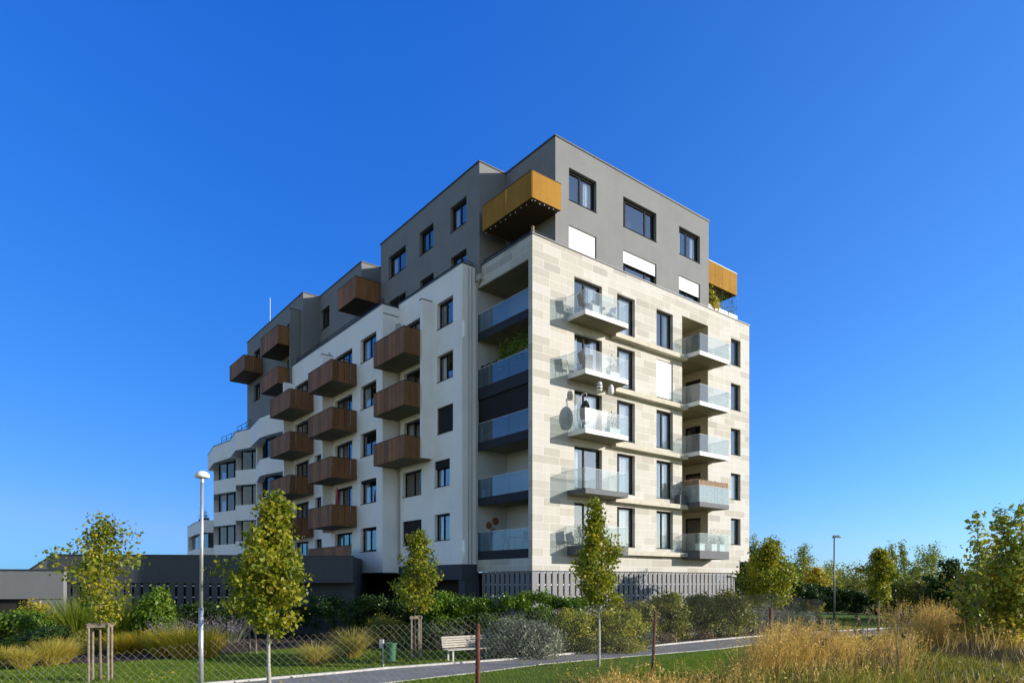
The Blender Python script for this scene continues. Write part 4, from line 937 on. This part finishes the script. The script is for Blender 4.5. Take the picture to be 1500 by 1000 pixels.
meadow('rough_grass', 'rough yellow green grass covering the foreground mound', [
 (820, 1520, 6.5, 20, .12, .36, 15000, .5, .4, 1), (1000, 1250, 9, 14, .3, .6, 4200, .4, .4, 18), (1200, 1330, 9.5, 16, .3, .62, 2600, .4, .4, 18), (1330, 1510, 10, 15, .12, .34, 3000, .5, .4, 18), (560, 860, 8.2, 11, .1, .35, 1500, .5, .4, 12)], 'weed', False, .016)
meadow('withered_weeds', 'brown withered weeds among the rough grass', [
 (1385, 1510, 13.4, 16.6, .2, .6, 1900, .6, .5, 34), (1205, 1320, 10.5, 14.5, .3, .7, 1700, .4, .3, 24), (900, 1200, 8.6, 11, .2, .5, 1000, .5, .4, 20), (1320, 1500, 10, 14, .08, .3, 1400, .6, .4, 20)], 'brownweed', False, .015)
n = 15000; px = RNG.uniform(800, 1530, n); Y = np.sqrt(RNG.uniform(7.**2, 17.**2, n)); x_ = (px-750)/974*Y; k = (gz(x_, Y) > .25) & (np.sin(x_*2.1+Y)*np.sin(Y*1.7-x_) > -.35); x_, Y = x_[k], Y[k]
for nm, lb, lf, part in (('low_weeds', 'low broad leaved weeds spread over the foreground mound', 'weed', slice(0, None, 2)), ('leaf_litter', 'brown dead leaves and litter among the foreground weeds', 'brownweed', slice(1, None, 2))):
    xx, yy = x_[part], Y[part]; cen = np.stack([xx, yy, gz(xx, yy)+RNG.uniform(.0, .22, len(xx))**1.3], 1); v, f = leaf_quads(cen, .075, .5, .55, .4); tag(npmesh(nm, v, f, L[lf]), lb, 'weeds', kind='stuff')
# dock and teasel stalks that stand out
for i, (px, Y, h, lab) in enumerate(((1268, 12.4, 1.15, 'brown seeded dock stalk right of the golden grass'), (1312, 13.4, 1.35, 'tall brown teasel stalk before the clipped hedge'), (1330, 13.8, 1.15, 'brown teasel stalk right of the tallest teasel'), (1215, 11.6, 1.1, 'rust brown dock stalk at the edge of the golden grass'))):
    x, y = at(px, Y); t = thing('dock_stalk', lab, 'weed', (x, y, float(gz(x, y))), 0, 'brown weed stalks'); m = MB(); rr = random.Random(i)
    pts = [(0, 0, 0), (.03, .01, h*.5), (.05, .0, h)]; m.tube(pts, [.009, .007, .004], 5); tips = [Vector(pts[2])]
    for k in range(7):
        z = h*rr.uniform(.35, .9); a = rr.uniform(0, 6.28); e = Vector((math.cos(a)*.16, math.sin(a)*.16, z+.14)); m.tube([(.04, 0, z), tuple(e)], [.005, .003], 4); tips.append(e)
    m.build('stem', M['timber'], t)
    for e in tips: v, f = leaf_quads(np.array(tuple(e))+np.random.default_rng(i).normal(size=(40, 3))*np.array([.02, .02, .05]), .035, .1, .6); npmesh('seed_head', v, f, L['brownweed'], t)

# ------------------------------------------------------------------ chain-link fence
FN = [(-10.5, 7.6, 1.7), (-7.2, 8.15, 2.02), (-3.95, 8.7, 2.26), (-1.95, 9.4, 2.42), (-.5, 9.7, 2.57), (3.36, 15.6, 2.66), (8.4, 21.6, 2.65), (12.4, 26.4, 2.3)]
fen = thing('chain_link_fence', 'sagging rusty chain link fence on rust brown posts across the foreground', 'fence', (-.5, 9.7, 0))
pw_, ph_ = .05, .052; V, Fq, off = [], [], 0; ri = .0017
for seg in range(len(FN)-1):
    a, b = np.array(FN[seg]), np.array(FN[seg+1]); d = (b-a)[:2]; ln = np.linalg.norm(d); d /= ln; nw = int(ln/pw_); K = 30
    i = np.arange(nw)[:, None]; kk = np.arange(K)[None, :]
    s = (i + (kk+i) % 2)*pw_ + .008*np.sin(kk*.7+i*.13); zt = a[2]+(b[2]-a[2])*s/ln - (.05*np.sin(np.pi*s/ln))
    z = zt - .04 - kk*ph_; nrm = np.array([-d[1], d[0]]); wob = .035*np.sin(s*2.3+kk*.12)
    p = np.stack([a[0]+d[0]*s+nrm[0]*wob, a[1]+d[1]*s+nrm[1]*wob, z], -1) - np.array([-.5, 9.7, 0])
    wv = [p+np.array([d[0]*c*ri+nrm[0]*e*ri, d[1]*c*ri+nrm[1]*e*ri, g*ri]) for c, e, g in ((1, 0, .5), (-.5, .87, 0), (-.5, -.87, 0))]
    v = np.stack(wv, 2).reshape(-1, 3); q = (np.arange(nw)[:, None]*K+np.arange(K-1)[None, :]).ravel()*3
    for c in range(3): Fq.append(np.stack([q+c, q+(c+1) % 3, q+3+(c+1) % 3, q+3+c], 1)+off)
    V.append(v); off += len(v)
npmesh('wire_mesh', np.concatenate(V), np.concatenate(Fq), M['wire'], fen)
for (x, y), zt, r, tl in (((-.5, 9.7), 2.37, .036, .0), ((3.36, 15.6), 2.27, .036, .05), ((8.4, 21.6), 2.12, .045, .03), ((-7.2, 8.15), 1.75, .042, .03)):
    m = MB(); z0 = float(gz(x, y)); m.tube([(x+.5-tl*2, y-9.7, z0-.1), (x+.5-tl, y-9.7, (z0+zt)/2), (x+.5, y-9.7, zt)], [r, r*.96, r*.93], 10); m.build('post', M['rust'], fen, smooth=True)

# ------------------------------------------------------------------ lamps, bench, bin
x, y = at(294.5, 18.3); lp = thing('street_lamp', 'white mushroom domed street lamp on a tall pale pole at the left, nearest to view', 'street lamp', (x, y, 0), 0, 'street lamps')
m = MB(); m.tube([(0, 0, 0), (.0, 0, 2.25)], .066, 12); m.tube([(0, 0, 2.25), (.03, 0, 5.78)], [.05, .045], 12); m.build('pole', M['steel'], lp, smooth=True)
m = MB(); m.lathe([(.05, 5.70), (.055, 5.80), (.11, 5.82), (.10, 5.83)], 20, (.03, 0, 0)); m.build('collar', M['steel'], lp)
m = MB(); m.lathe([(.09, 5.815), (.17, 5.825), (.198, 5.86), (.188, 5.92), (.145, 5.975), (.07, 6.01), (.0, 6.015)], 24, (.03, 0, 0)); m.build('lamp_head', M['whitep'], lp, smooth=True)
x, y = at(1222, 46.5); lp = thing('street_lamp', 'slim grey street lamp with flat head beside the path on the right, far away', 'street lamp', (x, y, 0), 0, 'street lamps')
m = MB(); m.tube([(0, 0, 0), (0, 0, 6.0)], [.075, .045], 10); m.build('pole', M['darksteel'], lp, smooth=True)
m = MB(); m.v = []; m.prism([(-.1, -.14), (.42, -.10), (.52, 0), (.42, .10), (-.1, .14)], 6.0, 6.06); m.prism([(-.06, -.10), (.34, -.07), (.34, .07), (-.06, .10)], 6.06, 6.17); m.build('lamp_head', M['darksteel'], lp)
bx_, by_ = (-1.78, 25.2); bn = thing('park_bench', 'pale slatted wooden park bench on the lawn beside the path', 'bench', (bx_, by_, 0), .56)
m = MB()
for k in range(5): m.box(-.92, .92, -.42+k*.095, -.42+k*.095+.08, .43, .465)
m.build('seat', M['benchwood'], bn)
m = MB()
for k in range(5): z = .50+k*.085; yy = .06+k*.022; m.v; m.box(-.92, .92, yy, yy+.035, z, z+.068)
m.build('backrest', M['benchwood'], bn)
for s in (-.7, .7):
    m = MB(); m.box(s-.03, s+.03, -.40, -.34, .0, .43); m.box(s-.03, s+.03, .0, .06, .0, .43); m.box(s-.03, s+.03, -.40, .06, .385, .428); m.tube([(s, .05, .40), (s, .21, .90)], .02, 6); m.build('leg', M['steel'], bn)
x, y = at(570, 22.9); tb = thing('litter_bin', 'green litter bin hung on a steel post by the path', 'litter bin', (x, y, 0))
m = MB(); m.lathe([(.125, .22), (.16, .24), (.19, .80), (.215, .81), (.215, .86), (.17, .87), (.165, .80), (.13, .26)], 16, (.06, 0, 0)); m.build('bucket', M['bin'], tb, smooth=False)
m = MB(); m.tube([(-.2, 0, 0), (-.2, 0, .98)], .025, 8); m.build('post', M['steel'], tb)
m = MB(); m.box(-.33, -.21, -.05, .05, .68, .98); m.build('bag_dispenser', M['pipe'], tb)

# ------------------------------------------------------------------ things on the balconies and roof
def bt(name, label, cat, u, v, z, rz=0., group=None): return thing(name, label, cat, W(u, v, z), BROT+rz, group)
def planter(u, v, z, l, w, h, label, leaf, n, ph, seed, mt='planter', rz=0.):
    t = bt('planter', label, 'planter', u, v, z, rz, 'planters on balconies and roof'); m = MB()
    m.prism([(-l/2, -w/2), (l/2, -w/2), (l/2, w/2), (-l/2, w/2)], 0, h); m.box(-l/2-.015, l/2+.015, -w/2-.015, w/2+.015, h-.04, h+.012); m.build('box', M[mt], t)
    r = np.random.default_rng(seed); c = np.stack([r.uniform(-l/2, l/2, n), r.normal(size=n)*w*.35, h+np.abs(r.normal(size=n))*ph*.5], 1); v_, f_ = leaf_quads(c, .07 if n < 1000 else .14, .3, .5); npmesh('plant', v_, f_, L[leaf], t)
    return t
def chair(u, v, z, rz, label, mt='blackp'):
    t = bt('balcony_chair', label, 'chair', u, v, z, rz, 'balcony chairs'); m = MB(); m.box(-.22, .22, -.22, .22, .42, .46); m.build('seat', M[mt], t)
    m = MB(); m.v = [(-.22, .20, .46), (.22, .20, .46), (.22, .32, .95), (-.22, .32, .95), (-.22, .23, .46), (.22, .23, .46), (.22, .35, .95), (-.22, .35, .95)]
    m.f = [(0, 1, 2, 3), (4, 7, 6, 5), (0, 3, 7, 4), (1, 5, 6, 2), (3, 2, 6, 7), (0, 4, 5, 1)]; m.m = [0]*6; m.build('backrest', M[mt], t)
    for a in (-.2, .2):
        for b_ in (-.2, .2): m = MB(); m.tube([(a*1.1, b_*1.15, .0), (a, b_, .43)], .014, 6); m.build('leg', M['blackp'], t)
    return t
def table(u, v, z, label, r=.3, h=.7, mt='whitep'):
    t = bt('balcony_table', label, 'table', u, v, z); m = MB(); m.lathe([(r, h-.03), (r, h)], 20); m.build('tabletop', M[mt], t); m = MB(); m.tube([(0, 0, 0), (0, 0, h-.03)], .025, 8); m.lathe([(.2, 0), (.18, .03)], 16); m.build('pedestal', M[mt], t); return t
planter(3.35, -.9, FL[0], .5, .3, .5, 'planter with small plant on the topmost left glass balcony', 'deep', 140, .5, 1)
chair(2.75, -.85, FL[0], 1.2, 'dark chair at the left end of the topmost glass balcony')
chair(4.75, -.7, FL[0], -1.4, 'white chair at the right end of the topmost glass balcony', 'whitep')
table(4.1, -.6, FL[0], 'small white table on the topmost left glass balcony')
chair(2.75, -.9, FL[1], 1.3, 'tall dark chair at the left end of the second highest glass balcony'); chair(3.3, -.55, FL[1], 2.4, 'dark chair next to the door of the second highest glass balcony')
planter(4.7, -.95, FL[1], .7, .3, .3, 'planter with bushy plant at the right of the second highest glass balcony', 'silver', 420, .9, 2)
planter(4.75, -.9, FL[2], .8, .35, .35, 'planter with dark plants on the glass balcony with the egg chair', 'deep', 420, .8, 3)
# hanging egg chair
t = bt('hanging_chair', 'hanging egg chair on a curved white stand on the middle left glass balcony', 'chair', 2.95, -.75, FL[2], .6)
m = MB(); m.lathe([(.42, 0), (.44, .03), (.40, .04)], 20); m.tube([(.0, .38, .03), (.0, .48, .8), (.0, .42, 1.5), (.0, .2, 1.9), (.0, .0, 1.95), (.0, -.02, 1.85)], .022, 8); m.build('stand', M['whitep'], t)
m = MB(); seg, n0 = 16, 0
for i in range(9):
    th = math.pi*(.08+.84*i/8); 
    for k in range(seg):
        a = -math.pi*.15 + math.pi*1.3*k/(seg-1); m.v.append((.36*math.sin(th)*math.cos(a), .34*math.sin(th)*math.sin(a), .95-.62*math.cos(th)*(-1 if False else 1)))
for i in range(8):
    for k in range(seg-1): q = i*seg+k; m.f.append((q, q+1, q+seg+1, q+seg)); m.m.append(0)
m.build('basket', M['blackp'], t); m = MB(); m.tube([(0, 0, 1.56), (0, -.02, 1.86)], .01, 6); m.build('chain', M['steel'], t)
m = MB(); m.lathe([(.05, .40), (.26, .46), (.27, .54), (.1, .58)], 16); m.build('cushion', M['whitep'], t)
zc_ = FL[1]-.26
for u, nm, lab, prof in ((3.55, 'hanging_lantern', 'striped white lantern hanging below the second highest glass balcony', [(.02, -.62), (.13, -.60), (.15, -.5), (.13, -.47), (.15, -.44), (.15, -.34), (.13, -.31), (.14, -.28), (.11, -.18), (.02, -.14)]), (4.4, 'hanging_lantern', 'plain white egg shaped lantern hanging beside the striped one', [(.02, -.66), (.12, -.6), (.155, -.45), (.14, -.28), (.08, -.16), (.02, -.12)])):
    t = bt(nm, lab, 'lantern', u, -1.1, zc_, 0, 'hanging lanterns'); m = MB(); m.lathe(prof, 18); m.build('shade', M['whitep'], t, smooth=True); m = MB(); m.tube([(0, 0, -.15), (0, 0, .05)], .008, 5); m.build('cord', M['blackp'], t)
    if u < 4:
        m = MB(); m.lathe([(.153, -.52), (.153, -.47)], 18); m.lathe([(.153, -.36), (.153, -.31)], 18); m.build('stripe', M['blackp'], t)
chair(2.75, -.85, FL[4], 1.1, 'grey chair at the left end of the lowest left glass balcony', 'cloth'); chair(3.45, -.75, FL[4], 1.5, 'grey chair beside the table on the lowest left glass balcony', 'cloth'); table(3.1, -.4, FL[4], 'small white table on the lowest left glass balcony', .22, .55)
planter(12.3, -.9, FL[4], .5, .3, .42, 'left white planter with round bush on the lowest right glass balcony', 'deep', 300, .6, 4); planter(13.4, -.95, FL[4], .55, .35, .42, 'middle white planter with round bush on the lowest right glass balcony', 'deep', 380, .7, 5); planter(14.2, -.95, FL[4], .5, .35, .42, 'right white planter with round bush on the lowest right glass balcony', 'deep', 360, .6, 6)
# reed screen balcony
t = bt('privacy_screen', 'reed matting above grey cloth tied round the second lowest right glass balcony', 'screen', 13.27, -.6, FL[3]); m = MB()
m.box(-1.45, 1.46, -.595, -.585, .02, 1.0); m.box(-1.455, -1.445, -.58, .5, .02, 1.0); m.build('cloth', M['cloth'], t)
m = MB(); rr = random.Random(4)
for k in range(150):
    s = -1.46+2.92*k/149; m.box(s-.011, s+.011, -.575, -.56, .85, 1.32+rr.uniform(-.05, .05))
for k in range(60):
    s = -.56+1.06*k/59; m.box(-1.44, -1.425, s-.011, s+.011, .1, 1.36+rr.uniform(-.05, .05))
m.build('reed_mat', M['reed'], t)
planter(11.3, -.3, FL[3]-.13, .6, .28, .55, 'dark planter with small plant left of the reed screen', 'silver', 160, .7, 7, 'fasciagrey')
t = bt('garden_bag', 'black bag lying on the second highest right glass balcony', 'bag', 12.3, -.8, FL[1]); m = MB(); m.lathe([(.2, 0), (.33, .08), (.34, .22), (.24, .36), (.08, .42), (.03, .5)], 14); m.build('sack', M['blackp'], t, smooth=True); m = MB(); m.lathe([(.06, .40), (.075, .43), (.06, .46)], 10); m.build('tie', M['red'], t)
# loggia things
t = planter(.3, 1.75, FLL[1], 2.7, .3, .6, 'long trough with bushy green plants on the loggia behind tinted glass', 'green', 1700, 1.5, 8, 'fascia', math.pi/2)
t = bt('privacy_screen', 'dark woven screen at the left end of the planted loggia', 'screen', .2, 3.85, FLL[1]); m = MB()
for k in range(12): m.box(-.03+.008*(k % 2), .0+.008*(k % 2), -.72+k*.12, -.72+k*.12+.115, .02, 1.25+.04*math.sin(k*1.3))
m.build('mat', M['blackp'], t); m = MB(); m.tube([(0, -.72, 1.2), (0, .74, 1.2)], .015, 6); m.build('rod', M['timber'], t)
t = bt('cube_lantern', 'square pale lantern on the second lowest loggia', 'lantern', .25, 4.2, FLL[3]); m = MB(); m.box(-.16, .16, -.16, .16, .03, .5); m.build('shade', M['whitep'], t); m = MB(); m.box(-.18, .18, -.18, .18, 0, .03); m.box(-.18, .18, -.18, .18, .5, .53); m.build('frame', M['pipe'], t)
for (u, z, r), lab in zip(((.75, 6.05, .2), (1.2, 6.3, .23), (1.05, 5.7, .19)), ('left of the three round brown wall plates in the lowest loggia', 'right and largest of the three round wall plates in the lowest loggia', 'lowest of the three round wall plates in the lowest loggia')):
    t = bt('wall_plate', lab, 'wall plate', u, 4.595, z, 0, 'round wall plates'); m = MB()
    m.lathe([(r, 0), (r*.9, .03), (r*.55, .035), (r*.3, .05), (.01, .05)], 20); o = m.build('disc', M['terracotta'], t); o.rotation_euler = (math.pi/2, 0, 0)
chair(.9, 1.5, FLL[4], 2.6, 'wooden chair in the lowest loggia near the stone corner', 'timber'); table(.8, 2.3, FLL[4], 'wooden table in the lowest loggia', .36, .72, 'timber'); chair(.9, 3.0, FLL[4], 0.3, 'wooden chair left of the table in the lowest loggia', 'timber')
t = bt('storage_chest', 'red brown chest behind the glass of the middle loggia', 'chest', .6, 4.0, FLL[2]); m = MB(); m.box(-.25, .25, -.45, .45, 0, .62); m.build('box', M['terracotta'], t); m = MB(); m.box(-.27, .27, -.47, .47, .62, .68); m.build('lid', M['terracotta'], t)
# string of bulbs under the gold corner balcony
t = bt('string_lights', 'string of small white bulbs under the gold corner balcony', 'string lights', -.2, -.2, 21.45); m = MB(); c = MB(); P_ = [(0, k*.42, .05-.05*(k % 2)) for k in range(10)] + [(k*.3+.15, -.05, .05-.05*(k % 2)) for k in range(6)]
c.tube(P_[:10], .006, 4); c.tube(P_[10:], .006, 4); c.build('cable', M['blackp'], t)
for p in P_: m.lathe([(.004, -.05), (.018, -.042), (.024, -.022), (.016, -.004), (.008, 0)], 8, p)
m.build('bulb', M['whitep'], t, smooth=True)
t = bt('garden_figure', 'small pale owl figure on the stone corner parapet', 'figure', .12, .12, 20.07); m = MB(); m.lathe([(.05, 0), (.085, .06), (.09, .16), (.065, .24), (.085, .29), (.08, .35), (.03, .40)], 14); m.build('body', M['timber'], t, smooth=True)
# roof garden at the right end, roof aerial, bike frame on the terrace
for i, u in enumerate((15.3, 16.4, 17.5)): planter(u, .45, 20.05, .95, .35, .42, ['left', 'middle', 'right'][i]+' white trough of dry plants on the parapet under the right gold balcony', ['olive', 'green', 'olive'][i], 420, 1.5, 20+i, 'whitep')
S_ = shrub('terrace_shrub', 'olive bush growing below the right gold balcony', *W(15.3, .9, 0)[:2], .75, .55, 1.75, 1100, .1, 'gold', 120, nc=26); S_.location.z = 20.0
t = bt('roof_aerial', 'thin white lightning rod on the far grey roof', 'aerial', -1.2, 34.5, RZ+.05); m = MB(); m.tube([(0, 0, 0), (0, 0, 2.4)], .022, 6); m.build('mast', M['whitep'], t); m = MB(); m.box(-.12, .12, -.12, .12, 0, .06); m.build('foot', M['pipe'], t)
t = bt('bicycle_rack', 'curved dark rack frame on the white block terrace by the grey wall', 'rack', -.7, 12.1, 19.85); m = MB()
for dv in (0, .35, .7): m.tube([(0, dv, 0), (0, dv-.1, .6), (0, dv+.2, 1.0), (0, dv+.5, .95)], .02, 6)
m.build('hoop', M['blackp'], t); m = MB(); m.tube([(0, -.2, .12), (0, 1.6, .12)], .02, 6); m.build('bar', M['blackp'], t)
planter(-1.6, 55.5, 9.6, .5, 2.6, .35, 'trough with dark bush on the far low wing roof', 'deep', 900, 1.1, 30, 'fascia')
t = bt('parasol', 'closed faded red parasol on a brown balcony beside a glass door', 'parasol', -3.2, 15.7, 6.75); m = MB(); m.tube([(0, 0, 0), (0, 0, 2.3)], .018, 6); m.lathe([(.16, 0), (.14, .06)], 12); m.build('pole', M['steel'], t); m = MB(); m.lathe([(.10, .95), (.12, 1.05), (.06, 1.9), (.02, 2.32)], 10); m.build('canopy', M['red'], t)

# ------------------------------------------------------------------ daylight, camera
w = bpy.data.worlds.new('World'); sc.world = w; w.use_nodes = True; t = w.node_tree
bgn = t.nodes['Background']; sk = t.nodes.new('ShaderNodeTexSky'); sk.sky_type = 'NISHITA'; sk.sun_disc = False
SD = Vector((.9895*math.cos(math.radians(15)), -.146*math.cos(math.radians(15)), math.sin(math.radians(15)))).normalized()
sk.sun_elevation = math.radians(15); sk.sun_rotation = math.atan2(SD.x, SD.y)
sk.air_density = 1.0; sk.dust_density = .1; sk.ozone_density = 4.
sp = t.nodes.new('ShaderNodeSeparateColor'); cmb = t.nodes.new('ShaderNodeCombineColor'); t.links.new(sk.outputs[0], sp.inputs[0])
for ch, (gain, gm) in enumerate(((.325, 1.33), (.455, .745), (.955, .44))):     # deep polarised blue: each channel gets its own contrast
    k = .2274; p_ = t.nodes.new('ShaderNodeMath'); p_.operation = 'POWER'; p_.inputs[1].default_value = gm; t.links.new(sp.outputs[ch], p_.inputs[0])
    q_ = t.nodes.new('ShaderNodeMath'); q_.operation = 'MULTIPLY'; q_.inputs[1].default_value = gain*k**gm/.3106; t.links.new(p_.outputs[0], q_.inputs[0]); t.links.new(q_.outputs[0], cmb.inputs[ch])
    if ch == 0: mn = t.nodes.new('ShaderNodeMath'); mn.operation = 'MINIMUM'; mn.inputs[1].default_value = .72; t.links.new(q_.outputs[0], mn.inputs[0]); t.links.new(mn.outputs[0], cmb.inputs[0])
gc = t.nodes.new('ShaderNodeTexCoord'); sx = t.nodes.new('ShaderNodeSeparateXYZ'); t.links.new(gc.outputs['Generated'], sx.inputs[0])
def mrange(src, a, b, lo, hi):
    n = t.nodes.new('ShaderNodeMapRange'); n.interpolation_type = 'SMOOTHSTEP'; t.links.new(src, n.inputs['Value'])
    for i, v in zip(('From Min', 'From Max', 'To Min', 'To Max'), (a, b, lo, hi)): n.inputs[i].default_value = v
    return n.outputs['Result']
wy, wx = mrange(sx.outputs[1], -.3, .42, 0, 1), mrange(sx.outputs[0], -.35, .7, 1, .62)     # paler sky towards the sun; unseen sky behind viewer warmed to light shaded walls
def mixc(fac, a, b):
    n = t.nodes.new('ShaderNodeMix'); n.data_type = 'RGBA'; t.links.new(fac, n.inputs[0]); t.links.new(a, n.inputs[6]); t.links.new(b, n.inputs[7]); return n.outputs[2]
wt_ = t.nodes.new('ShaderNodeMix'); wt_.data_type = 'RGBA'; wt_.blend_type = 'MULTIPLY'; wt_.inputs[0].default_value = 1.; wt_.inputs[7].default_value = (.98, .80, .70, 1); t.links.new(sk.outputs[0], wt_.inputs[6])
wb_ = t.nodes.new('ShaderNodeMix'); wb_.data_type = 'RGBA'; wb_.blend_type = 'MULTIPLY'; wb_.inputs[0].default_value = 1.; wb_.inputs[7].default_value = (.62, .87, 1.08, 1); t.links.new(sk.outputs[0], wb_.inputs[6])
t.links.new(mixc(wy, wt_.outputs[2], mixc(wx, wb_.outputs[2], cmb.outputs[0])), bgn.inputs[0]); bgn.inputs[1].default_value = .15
sun = bpy.data.lights.new('sun', 'SUN'); sun.energy = 3.0; sun.angle = math.radians(.5); sun.color = (1., .92, .80)
so = bpy.data.objects.new('sun', sun); C.objects.link(so); so.rotation_euler = SD.to_track_quat('Z', 'Y').to_euler(); so.location = (40, -10, 30)
cam = bpy.data.cameras.new('camera'); cam.sensor_width = 36; cam.lens = 974/1500*36; cam.shift_y = 350/1500; cam.clip_end = 6000
co = bpy.data.objects.new('camera', cam); C.objects.link(co); co.location = (0, 0, EYE); co.rotation_euler = (math.pi/2, 0, 0); sc.camera = co
sc.view_settings.view_transform = 'Standard'; sc.view_settings.look = 'None'; sc.view_settings.exposure = 1.05; sc.view_settings.gamma = 1.
